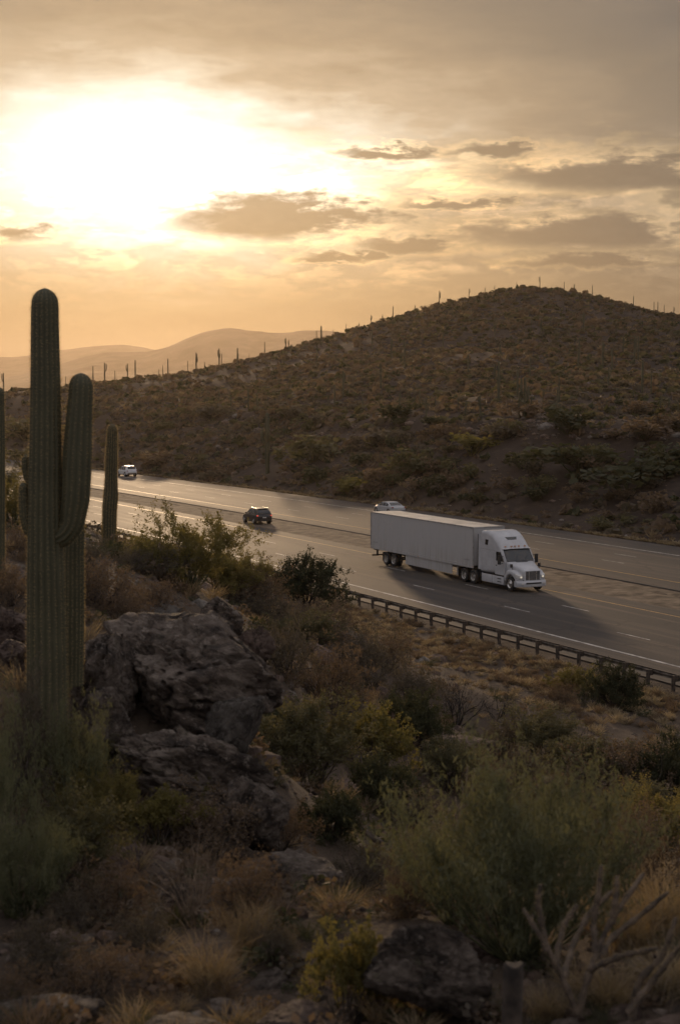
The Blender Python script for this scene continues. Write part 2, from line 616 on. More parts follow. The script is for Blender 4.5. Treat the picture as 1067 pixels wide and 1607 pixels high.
def ground_mat():
    m, N = new_mat("desert soil")
    g = N.n('ShaderNodeNewGeometry')
    pos = g.outputs['Position']
    a = N.noise(pos, 0.045, 6, 0.62)
    b_ = N.noise(pos, 0.6, 6, 0.65)
    c_ = N.noise(pos, 6.0, 6, 0.7)
    col = N.ramp(a, [(0.38, (0.050, 0.037, 0.028)), (0.5, (0.074, 0.054, 0.040)), (0.62, (0.105, 0.079, 0.058))])
    col = N.mix(N.m('MULTIPLY', N.sstep(b_, 0.46, 0.70), 0.8), col, (0.125, 0.094, 0.069))
    col = N.mix(N.m('MULTIPLY', N.sstep(c_, 0.50, 0.72), 0.7), col, (0.055, 0.042, 0.032))
    col = N.mix(N.m('MULTIPLY', N.sstep(N.noise(pos, 17.0, 4, 0.7), 0.58, 0.72), 0.55), col, (0.19, 0.155, 0.12))
    # beyond the highway a darker soil colour stands in for shade on the hill
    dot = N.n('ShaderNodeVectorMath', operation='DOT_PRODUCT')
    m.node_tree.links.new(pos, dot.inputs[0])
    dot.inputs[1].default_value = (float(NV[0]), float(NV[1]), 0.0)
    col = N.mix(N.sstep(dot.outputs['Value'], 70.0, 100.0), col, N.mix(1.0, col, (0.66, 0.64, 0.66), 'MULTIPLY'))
    p = N.n('ShaderNodeBsdfPrincipled')
    N.put(p.inputs['Base Color'], col)
    p.inputs['Roughness'].default_value = 0.95
    p.inputs['Specular IOR Level'].default_value = 0.15
    h = N.m('ADD', N.m('MULTIPLY', b_, 0.6), N.m('ADD', N.m('MULTIPLY', c_, 0.3), N.m('MULTIPLY', N.noise(pos, 22.0, 5, 0.7), 0.12)))
    bn = N.n('ShaderNodeBump')
    bn.inputs['Strength'].default_value = 0.9
    bn.inputs['Distance'].default_value = 0.25
    N.put(bn.inputs['Height'], h)
    N.put(p.inputs['Normal'], bn.outputs[0])
    return finish(m, N, p.outputs[0])


def asphalt_mat(name="asphalt", warm=(0.052, 0.043, 0.038), dusty=(0.118, 0.086, 0.066), rough=0.74):
    m, N = new_mat(name)
    g = N.n('ShaderNodeNewGeometry')
    mp = N.n('ShaderNodeMapping')
    mp.inputs['Rotation'].default_value = (0, 0, -YAW)
    m.node_tree.links.new(g.outputs['Position'], mp.inputs[0])
    sep = N.n('ShaderNodeSeparateXYZ')
    m.node_tree.links.new(mp.outputs[0], sep.inputs[0])
    along, across = sep.outputs[0], sep.outputs[1]
    lanes = N.noise(N.xyz(N.m('MULTIPLY', along, 0.012), N.m('MULTIPLY', across, 1.25), 0.0), 1.0, 5, 0.6)
    patch = N.noise(N.xyz(N.m('MULTIPLY', along, 0.06), N.m('MULTIPLY', across, 0.22), 4.0), 1.0, 5, 0.6)
    grit = N.noise(g.outputs['Position'], 9.0, 5, 0.75)
    f = N.m('ADD', N.m('MULTIPLY', lanes, 0.65), N.m('MULTIPLY', patch, 0.35))
    col = N.ramp(f, [(0.41, tuple(c * 0.60 for c in warm)), (0.5, warm), (0.59, dusty)])
    # two darker wheel paths in every lane, and wandering sealed cracks
    track = N.m('ADD', 0.5, N.m('MULTIPLY', 0.5, N.m('COSINE', N.m('MULTIPLY', N.m('SUBTRACT', across, 0.6), 2 * math.pi / 1.85))))
    col = N.mix(N.m('MULTIPLY', track, 0.42), col, (0.035, 0.031, 0.029))
    vo = N.n('ShaderNodeTexVoronoi', feature='DISTANCE_TO_EDGE')
    m.node_tree.links.new(N.xyz(N.m('ADD', N.m('MULTIPLY', along, 0.10), N.m('MULTIPLY', patch, 1.2)), N.m('ADD', N.m('MULTIPLY', across, 0.42), N.m('MULTIPLY', grit, 0.25)), 2.0), vo.inputs['Vector'])
    vo.inputs['Scale'].default_value = 1.0
    col = N.mix(N.m('MULTIPLY', N.sstep(vo.outputs['Distance'], 0.022, 0.008), 0.75), col, (0.018, 0.016, 0.015))
    col = N.mix(0.30, col, N.ramp(grit, [(0.3, (0.02, 0.018, 0.016)), (0.7, (0.14, 0.115, 0.09))]))
    b = N.n('ShaderNodeBsdfPrincipled')
    N.put(b.inputs['Base Color'], col)
    N.put(b.inputs['Roughness'], N.m('ADD', rough - 0.12, N.m('MULTIPLY', f, 0.26)))
    b.inputs['Specular IOR Level'].default_value = 0.30
    bn = N.n('ShaderNodeBump')
    bn.inputs['Strength'].default_value = 0.35
    bn.inputs['Distance'].default_value = 0.012
    N.put(bn.inputs['Height'], N.noise(g.outputs['Position'], 30.0, 4, 0.7))
    N.put(b.inputs['Normal'], bn.outputs[0])
    return finish(m, N, b.outputs[0])


def rock_mat(name, dark=(0.040, 0.029, 0.022), mid=(0.145, 0.111, 0.086), pale=(0.36, 0.30, 0.245), seed=0.0):
    m, N = new_mat(name)
    tc = N.n('ShaderNodeTexCoord')
    oi = N.n('ShaderNodeObjectInfo')
    va = N.n('ShaderNodeVectorMath', operation='ADD')
    m.node_tree.links.new(tc.outputs['Object'], va.inputs[0])
    N.put(va.inputs[1], N.xyz(N.m('MULTIPLY', oi.outputs['Random'], 37.0), seed, 0.0))
    v = va.outputs[0]
    a = N.noise(v, 1.8, 7, 0.70, 0.1)
    b_ = N.noise(v, 8.0, 6, 0.72)
    col = N.ramp(a, [(0.40, dark), (0.5, mid), (0.63, tuple(0.5 * x + 0.5 * y for x, y in zip(mid, pale)))])
    col = N.mix(N.m('MULTIPLY', N.sstep(b_, 0.54, 0.64), 0.65), col, pale)
    col = N.mix(N.m('MULTIPLY', N.sstep(N.noise(v, 3.3, 6, 0.7), 0.58, 0.72), 0.6), col, (0.10, 0.095, 0.045))
    p = N.n('ShaderNodeBsdfPrincipled')
    N.put(p.inputs['Base Color'], col)
    p.inputs['Roughness'].default_value = 0.85
    p.inputs['Specular IOR Level'].default_value = 0.3
    vo = N.n('ShaderNodeTexVoronoi', feature='DISTANCE_TO_EDGE')
    m.node_tree.links.new(v, vo.inputs['Vector'])
    vo.inputs['Scale'].default_value = 2.4
    crack = N.sstep(vo.outputs['Distance'], 0.0, 0.06)
    va2 = N.n('ShaderNodeVectorMath', operation='ADD')
    m.node_tree.links.new(v, va2.inputs[0])
    N.put(va2.inputs[1], N.xyz(N.m('MULTIPLY', b_, 0.5), N.m('MULTIPLY', a, 0.5), 0.0))
    m.node_tree.links.new(va2.outputs[0], vo.inputs['Vector'])
    h = N.m('ADD', N.m('MULTIPLY', b_, 0.6), N.m('ADD', N.m('MULTIPLY', crack, 0.16), N.m('MULTIPLY', N.noise(v, 26.0, 5, 0.7), 0.25)))
    bn = N.n('ShaderNodeBump')
    bn.inputs['Strength'].default_value = 1.0
    bn.inputs['Distance'].default_value = 0.16
    N.put(bn.inputs['Height'], h)
    N.put(p.inputs['Normal'], bn.outputs[0])
    return finish(m, N, p.outputs[0])


M = {}
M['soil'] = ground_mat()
M['asphalt'] = asphalt_mat()
M['shoulder'] = asphalt_mat("shoulder asphalt", (0.075, 0.064, 0.056), (0.125, 0.098, 0.076), 0.75)
M['median'] = simple("median dirt", (0.150, 0.112, 0.078), 0.9, 0, 0.3, 0.8, 0.6, 4.0, 0.2)
M['white_line'] = simple("white road paint", (0.46, 0.44, 0.41), 0.6, 0, 0.28, 1.2)
M['yellow_line'] = simple("yellow road paint", (0.50, 0.29, 0.07), 0.55, 0, 0.22, 3.0)
M['rail'] = simple("weathered guardrail steel", (0.16, 0.135, 0.11), 0.55, 0.6, 0.3, 2.0)
M['wood'] = simple("weathered timber post", (0.075, 0.056, 0.042), 0.9, 0, 0.35, 6.0, 0.5, 30)
M['rock'] = rock_mat("dark desert rock")
M['rock_pale'] = rock_mat("pale desert rock", (0.08, 0.068, 0.058), (0.19, 0.165, 0.14), (0.34, 0.30, 0.26), 9.0)
M['rock_red'] = rock_mat("reddish desert rock", (0.065, 0.042, 0.032), (0.16, 0.11, 0.085), (0.28, 0.21, 0.17), 4.0)
M['stem'] = simple("grey brown bark", (0.085, 0.066, 0.050), 0.9, 0, 0.3, 12)
M['stem_dark'] = simple("dark bark", (0.040, 0.031, 0.025), 0.9, 0, 0.3, 12)
M['stem_pale'] = simple("straw coloured twig", (0.21, 0.155, 0.105), 0.85, 0, 0.25, 12)
M['stem_dead'] = simple("brown dead cholla wood", (0.120, 0.088, 0.062), 0.9, 0, 0.3, 14, 0.4, 60)
M['stem_green'] = simple("green bark", (0.085, 0.090, 0.036), 0.75, 0, 0.25, 10)
M['leaf_green'] = leaf_mat("creosote leaf", (0.075, 0.072, 0.040), (0.130, 0.118, 0.066), 0.42)
M['leaf_yellow'] = leaf_mat("yellow green leaf", (0.105, 0.096, 0.038), (0.185, 0.160, 0.060), 0.52)
M['leaf_brown'] = leaf_mat("dry brown leaf", (0.098, 0.069, 0.050), (0.172, 0.124, 0.088), 0.38)
M['leaf_dark'] = leaf_mat("dark olive leaf", (0.040, 0.043, 0.023), (0.076, 0.077, 0.040), 0.34)
M['leaf_grey'] = leaf_mat("grey brown leaf", (0.080, 0.067, 0.052), (0.140, 0.117, 0.090), 0.38)
M['leaf_feather'] = leaf_mat("feathery palo verde leaf", (0.105, 0.110, 0.066), (0.170, 0.168, 0.102), 0.45)
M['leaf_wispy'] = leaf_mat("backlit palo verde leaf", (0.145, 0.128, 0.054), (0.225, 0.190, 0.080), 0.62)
M['straw'] = leaf_mat("dry straw", (0.165, 0.122, 0.078), (0.33, 0.255, 0.165), 0.40)
M['straw_pale'] = leaf_mat("pale dry grass", (0.19, 0.150, 0.105), (0.36, 0.295, 0.21), 0.40)
M['cactus'] = None
M['spine'] = leaf_mat("cactus spine", (0.30, 0.235, 0.145), (0.46, 0.36, 0.22), 0.5)

# ------------------------------------------------------------------ ground: one sheet to the horizon, finer where it is near and in view
def build_ground():
    az = np.concatenate([np.linspace(-180, -24, 53)[:-1], np.linspace(-24, -14.5, 40)[:-1], np.linspace(-14.5, 14.5, 300)[:-1],
                         np.linspace(14.5, 24, 40)[:-1], np.linspace(24, 180, 53)])
    rr = np.concatenate([[0.4, 1.0, 1.8, 2.6, 3.4, 4.2], np.exp(np.linspace(math.log(5.0), math.log(700), 390)), np.exp(np.linspace(math.log(720), math.log(11200), 64))])
    A, Rr = np.meshgrid(np.radians(az), rr)
    X = np.sin(A) * Rr; Y = np.cos(A) * Rr
    Z = height(X, Y)
    V = np.stack([X, Y, Z], -1).reshape(-1, 3)
    nr, na = X.shape
    i, j = np.meshgrid(np.arange(nr - 1), np.arange(na - 1), indexing='ij')
    a = (i * na + j).ravel()
    Fq = np.stack([a, a + 1, a + na + 1, a + na], 1)[:, ::-1]
    me = np_mesh("ground", V, Fq, True)
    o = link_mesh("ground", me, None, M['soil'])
    tag(o, "brown desert soil of the slopes on both sides of the highway", None, None, 'structure')
    return o


ground = build_ground()


def strip(name, s0, s1, n0, n1, z, mat, parent=None, step=3.0, nn=2, crown=0.0):
    k = max(1, int(abs(s1 - s0) / step))
    s = np.linspace(s0, s1, k + 1)
    rows = []
    for t in np.linspace(0, 1, nn + 1):
        n = n0 + (n1 - n0) * t
        x, y = road_xy(s, n)
        rows.append(np.stack([x, y, np.full_like(x, z) + crown * (1 - (2 * t - 1) ** 2)], -1))
    V = np.stack(rows, 1).reshape(-1, 3)
    a = (np.arange(k)[:, None] * (nn + 1) + np.arange(nn)[None]).ravel()
    Fq = np.stack([a, a + 1, a + nn + 2, a + nn + 1], 1)[:, ::-1]
    return link_mesh(name, np_mesh(name, V, Fq), parent, mat)


S0, S1 = -520.0, 40.0
near_road = tag(strip("road_near", S0, S1, 46.3, 62.4, 0.0, M['asphalt'], None, 3, 4), "near carriageway of worn dark asphalt carrying the truck", None, None, 'structure')
far_road = tag(strip("road_far", S0, S1, 68.3, 87.6, 0.0, M['asphalt'], None, 3, 4), "far carriageway of worn asphalt below the cut slope", None, None, 'structure')


def build_median():
    s = np.linspace(S0, S1, 560)
    ns = np.linspace(62.2, 68.5, 14)
    Sg, Ng = np.meshgrid(s, ns, indexing='ij')
    x, y = road_xy(Sg, Ng)
    t = (Ng - 62.2) / 6.3
    z = -0.03 + 0.10 * fbm(x / 1.1, y / 1.1, 3, 41) * np.sin(np.pi * t) + 0.06 * np.sin(np.pi * t)
    z = z - 0.07 * np.exp(-((Ng - 66.6 - 0.3 * vnoise(Sg / 9, Sg * 0, 5)) / 0.55) ** 2)
    V = np.stack([x, y, z], -1).reshape(-1, 3)
    nr, na = x.shape
    i, j = np.meshgrid(np.arange(nr - 1), np.arange(na - 1), indexing='ij')
    a = (i * na + j).ravel()
    Fq = np.stack([a, a + 1, a + na + 1, a + na], 1)[:, ::-1]
    o = link_mesh("median", np_mesh("median", V, Fq, True), None, M['median'])
    tag(o, "strip of dusty bare dirt between the two carriageways", None, None, 'structure')
    # a low rolled asphalt curb runs on the far side of the dirt
    c = MB()
    ss = np.linspace(S0, S1, 190)
    loops = []
    for q in ss:
        lp = []
        for dn, z in ((0, 0.0), (0.04, 0.05), (0.14, 0.07), (0.26, 0.06), (0.36, 0.0)):
            x, y = road_xy(q, 68.15 + dn)
            lp.append((float(x), float(y), z))
        loops.append(lp)
    c.loft(loops, cap=False, closed=False)
    k = c.build("kerb", M['shoulder'], o)
    return o


median = build_median()


def dashes(road, n, s_from, s_to, first, gap=12.19, length=3.05, w=0.11):
    base = None
    s = first
    while s < s_to:
        if s > s_from:
            d = strip("lane_dash", s, s + length, n - w / 2, n + w / 2, 0.005, M['white_line'], road, 3.05, 1)
        s += gap


for road, n, mat, w in ((near_road, 49.5, 'white_line', 0.20), (near_road, 60.45, 'yellow_line', 0.13), (far_road, 71.3, 'yellow_line', 0.15), (far_road, 83.0, 'white_line', 0.18)):
    strip("edge_line", S0, S1, n - w / 2, n + w / 2, 0.005, M[mat], road, 3, 1)
dashes(near_road, 53.4, -300, 0, -402.3)
dashes(near_road, 56.95, -300, 0, -401.0)
dashes(far_road, 75.3, -320, -40, -398.0)
dashes(far_road, 79.1, -320, -40, -401.5)
strip("shoulder_seam", S0, S1, 69.0, 69.12, 0.004, M['median'], far_road, 3, 1)


# ------------------------------------------------------------------ guardrail: corrugated beam on timber posts with blocks
def build_guardrail():
    x0, y0 = road_xy(-100, 45.5)
    g = empty("guardrail", (float(x0), float(y0), 0.0))
    off = np.array([float(x0), float(y0), 0.0])
    prof = [(0.0, 0.43), (0.035, 0.455), (0.045, 0.485), (0.0, 0.535), (-0.005, 0.56), (0.0, 0.585), (0.045, 0.635), (0.035, 0.665), (0.0, 0.69)]
    ss = np.arange(-172, -28, 1.905)
    sec = 4
    for a in range(0, len(ss) - 1, sec):
        b = min(a + sec, len(ss) - 1)
        loops = []
        for q in np.linspace(ss[a] - 0.12, ss[b] + 0.12, 2 * (b - a) + 1):
            lp = []
            lift = 0.004 * ((a // sec) % 2)
            for dn, z in prof:
                x, y = road_xy(q, 45.62 + dn + lift)
                lp.append((float(x) - off[0], float(y) - off[1], z))
            for dn, z in prof[::-1]:
                x, y = road_xy(q, 45.612 + dn + lift)
                lp.append((float(x) - off[0], float(y) - off[1], z))
            loops.append(lp)
        MB().loft(loops).build("rail", M['rail'], g, 0.6)
    pm = MB().box(-0.06, 0.06, -0.08, 0.08, -0.5, 0.70).mesh("post", None, 0.012)
    bmsh = MB().box(-0.055, 0.055, -0.09, 0.09, 0.42, 0.69).mesh("spacer_block", None, 0.01)
    rng = random.Random(3)
    for q in ss:
        x, y = road_xy(q, 45.32)
        p = link_mesh("post", pm, g, M['wood'])
        p.location = (float(x) - off[0], float(y) - off[1], rng.uniform(-0.03, 0.02))
        p.rotation_euler = (rng.uniform(-0.03, 0.03), rng.uniform(-0.03, 0.03), YAW + rng.uniform(-0.05, 0.05))
        b = link_mesh("spacer_block", bmsh, p, M['wood'])
        b.location = (0, 0.175, 0)
    tag(g, "dark corrugated highway guardrail on timber posts along the near edge of the road", "guardrail")


build_guardrail()


# ------------------------------------------------------------------ far mountains
def mountain(name, outline, dist, thick, mat, label, seed):
    """a ridge whose crest runs through the outline (bearing, rise in image units) at the given distance"""
    pts = [at_depth(px, py, dist) for px, py in outline]
    xs = np.array([p[0] for p in pts]); zs = np.array([p[2] for p in pts])
    X1 = np.linspace(xs[0], xs[-1], 260)
    crest = np.interp(X1, xs, zs)
    kern = np.ones(5) / 5
    crest = np.convolve(np.pad(crest, 2, 'edge'), kern, 'valid')
    v = np.linspace(-1, 1, 60)
    Xg, Vg = np.meshgrid(X1, v, indexing='ij')
    C = crest[:, None]
    Yg = dist + Vg * thick
    shape = np.maximum(0, 1 - np.abs(Vg)) ** 1.15
    sc = thick / 3.0
    Zg = -8 + (C + 8) * shape * (1 + 0.45 * fbm(Xg / sc, Yg / sc, 5, seed, 0.55) * (1 - shape ** 4)) + 0.05 * C * fbm(Xg / (sc * 0.25), Yg / (sc * 0.25), 4, seed + 9)
    V = np.stack([Xg, Yg, Zg], -1).reshape(-1, 3)
    nr, na = Xg.shape
    i, j = np.meshgrid(np.arange(nr - 1), np.arange(na - 1), indexing='ij')
    a = (i * na + j).ravel()
    Fq = np.stack([a, a + 1, a + na + 1, a + na], 1)
    o = link_mesh(name, np_mesh(name, V, Fq, True), None, mat)
    tag(o, label, None, None, 'structure')


M['mountain'] = simple("far scrub covered rock", (0.085, 0.068, 0.056), 0.95, 0, 0.3, 0.01, 0, None, 0.1)
mountain("mountain", [(-900, 600), (-500, 585), (-150, 590), (0, 596), (70, 580), (110, 566), (160, 552), (190, 546), (215, 553), (250, 549), (300, 529), (335, 516), (365, 512), (395, 515), (430, 524), (470, 519),
                      (510, 520), (540, 521), (575, 530), (620, 545), (700, 575), (900, 600), (1400, 590), (2000, 600)], 7000, 1600, M['mountain'], "hazy rounded mountain ridge behind the foot of the saguaro hill", 5)
mountain("mountain", [(-1500, 570), (-900, 560), (-400, 548), (-150, 560), (-40, 556), (20, 561), (60, 553), (110, 548), (150, 541), (190, 536), (240, 547), (330, 552), (500, 548), (700, 560), (1200, 555), (1800, 565), (2600, 560)],
         9300, 1500, M['mountain'], "palest and farthest mountain range under the setting sun", 15)


# ------------------------------------------------------------------ haze: one closed box of warm dusty air
def build_haze():
    b = MB().box(-11800, 11800, -11800, 11800, -12, 345)
    o = b.build("haze", None)
    m = bpy.data.materials.new("warm haze")
    m.use_nodes = True
    t = m.node_tree
    t.nodes.clear()
    out = t.nodes.new('ShaderNodeOutputMaterial')
    v = t.nodes.new('ShaderNodeVolumePrincipled')
    v.inputs['Color'].default_value = (0.43, 0.36, 0.285, 1)
    v.inputs['Density'].default_value = 0.000085
    v.inputs['Anisotropy'].default_value = 0.72
    t.links.new(v.outputs[0], out.inputs['Volume'])
    o.data.materials.append(m)
    tag(o, "warm dusty evening air over the whole valley", None, None, 'stuff')


build_haze()

# ------------------------------------------------------------------ vehicles
M['truck_white'] = simple("white truck paint", (0.50, 0.50, 0.51), 0.38, 0, 0.06, 1.2, coat=0.3)
M['trailer_white'] = simple("dusty white trailer skin", (0.54, 0.53, 0.515), 0.5, 0, 0.03, 0.5)
def trailer_skin():
    """white panels with faint run-off streaks and road film along the bottom"""
    m, N = new_mat("streaked white trailer skin")
    tc = N.n('ShaderNodeTexCoord')
    sp = N.n('ShaderNodeSeparateXYZ')
    m.node_tree.links.new(tc.outputs['Object'], sp.inputs[0])
    streak = N.noise(N.xyz(N.m('MULTIPLY', sp.outputs[0], 5.0), 0.0, N.m('MULTIPLY', sp.outputs[2], 0.35)), 1.0, 4, 0.6)
    low = N.m('MULTIPLY', N.sstep(sp.outputs[2], 2.6, 1.2), N.sstep(streak, 0.40, 0.62))
    c = N.mix(N.m('MULTIPLY', N.sstep(streak, 0.50, 0.66), 0.30), (0.43, 0.42, 0.41), (0.36, 0.345, 0.325))
    c = N.mix(N.m('MULTIPLY', low, 0.55), c, (0.33, 0.30, 0.265))
    b = N.n('ShaderNodeBsdfPrincipled')
    N.put(b.inputs['Base Color'], c)
    b.inputs['Roughness'].default_value = 0.5
    return finish(m, N, b.outputs[0])


M['trailer_white'] = trailer_skin()
M['trailer_roof'] = simple("weathered aluminium roof", (0.60, 0.56, 0.50), 0.42, 0.3, 0.12, 0.8)
M['trailer_seam'] = simple("riveted panel joint", (0.46, 0.45, 0.435), 0.5, 0, 0.08, 9)
M['trailer_rail'] = simple("grey aluminium rail", (0.34, 0.33, 0.32), 0.5, 0.3, 0.15, 3)
M['rubber'] = simple("tyre rubber", (0.022, 0.020, 0.019), 0.8, 0, 0.2, 9)
M['chrome'] = simple("polished aluminium", (0.60, 0.58, 0.55), 0.28, 0.9, 0.06, 6)
M['black'] = simple("black plastic", (0.016, 0.015, 0.015), 0.6, 0, 0.2, 8)
M['chassis'] = simple("dirty black chassis", (0.028, 0.025, 0.022), 0.75, 0, 0.3, 5)
M['glass'] = simple("dark vehicle glass", (0.018, 0.021, 0.022), 0.08, 0, 0.1, 2, spec=0.6, coat=0.5)
M['headlamp'] = simple("lit headlamp", (0.85, 0.82, 0.74), 0.2, 0, 0.03, 9, emit=(1.0, 0.86, 0.62), emit_s=0.45)
M['lens'] = simple("clear lamp lens", (0.62, 0.60, 0.56), 0.15, 0, 0.05, 9, coat=0.5)
M['amber'] = simple("amber lamp", (0.55, 0.20, 0.03), 0.3, 0, 0.05, 9)
M['tail_red'] = simple("lit tail lamp", (0.6, 0.03, 0.02), 0.25, 0, 0.05, 9, emit=(1.0, 0.16, 0.10), emit_s=0.55)
M['tail_off'] = simple("red tail lamp", (0.35, 0.03, 0.025), 0.25, 0, 0.05, 9, coat=0.4)
M['plate'] = simple("number plate", (0.55, 0.53, 0.50), 0.5, 0, 0.08, 20)
M['car_white'] = simple("white car paint", (0.60, 0.60, 0.60), 0.30, 0, 0.04, 2, coat=0.6)
M['car_silver'] = simple("pale dusty car paint", (0.42, 0.42, 0.42), 0.35, 0, 0.04, 2, coat=0.4)
M['car_black'] = simple("black car paint", (0.012, 0.012, 0.013), 0.3, 0, 0.08, 2, coat=0.15)
M['mark'] = simple("faded grey marking", (0.26, 0.25, 0.25), 0.6, 0, 0.2, 12)


def wheel_meshes(rad, wid, rim_r, dish=0.06, deep=False):
    tyre = MB().lathe_y([(-wid / 2 + 0.02, rim_r), (-wid / 2, rim_r + 0.06), (-wid / 2 + 0.005, rad - 0.07), (-wid / 2 + 0.05, rad - 0.008), (-wid * 0.2, rad), (-wid * 0.18, rad - 0.012),
                         (-wid * 0.14, rad - 0.012), (-wid * 0.12, rad), (wid * 0.12, rad), (wid * 0.14, rad - 0.012), (wid * 0.18, rad - 0.012), (wid * 0.2, rad),
                         (wid / 2 - 0.05, rad - 0.008), (wid / 2 - 0.005, rad - 0.07), (wid / 2, rim_r + 0.06), (wid / 2 - 0.02, rim_r)], 0, 0, 30).mesh("tyre", 0.7)
    rim = MB()
    o = -wid / 2
    if deep:
        prof = [(o + 0.015, rim_r + 0.005), (o + 0.03, rim_r - 0.03), (o + 0.17, rim_r - 0.05), (o + 0.19, 0.16), (o + 0.12, 0.14), (o + 0.10, 0.10), (o + 0.03, 0.085), (o + 0.02, 0.0)]
    else:
        prof = [(o + 0.015, rim_r + 0.005), (o + 0.0, rim_r - 0.02), (o + 0.04, rim_r - 0.05), (o + dish, rim_r * 0.75), (o + 0.01, rim_r * 0.45), (o - 0.02, 0.10), (o - 0.03, 0.0)]
    rim.lathe_y(prof, 0, 0, 26)
    nb = 10
    for k in range(nb):
        a = 2 * math.pi * k / nb
        rr = 0.155 if deep else rim_r * 0.58
        yy = o + (0.12 if deep else 0.02)
        rim.bar((rr * math.cos(a), yy - 0.02, rr * math.sin(a)), (rr * math.cos(a), yy + 0.03, rr * math.sin(a)), 0.014, 0.014, 6)
    return tyre, rim.mesh("rim", 0.6)


def add_wheel(root, meshes, x, y, z, rim_mat, flip=False, name="wheel", turn=0.0):
    t, r_ = meshes
    w = link_mesh(name, t, root, M['rubber'])
    w.location = (x, y, z)
    w.rotation_euler = (0, 0.4 * x, (math.pi if flip else 0) + turn)
    q = link_mesh("rim", r_, w, rim_mat)
    return w


def interp(tab, x):
    xs = [t[0] for t in tab]
    return [float(np.interp(x, xs, [t[k] for t in tab])) for k in range(1, len(tab[0]))]


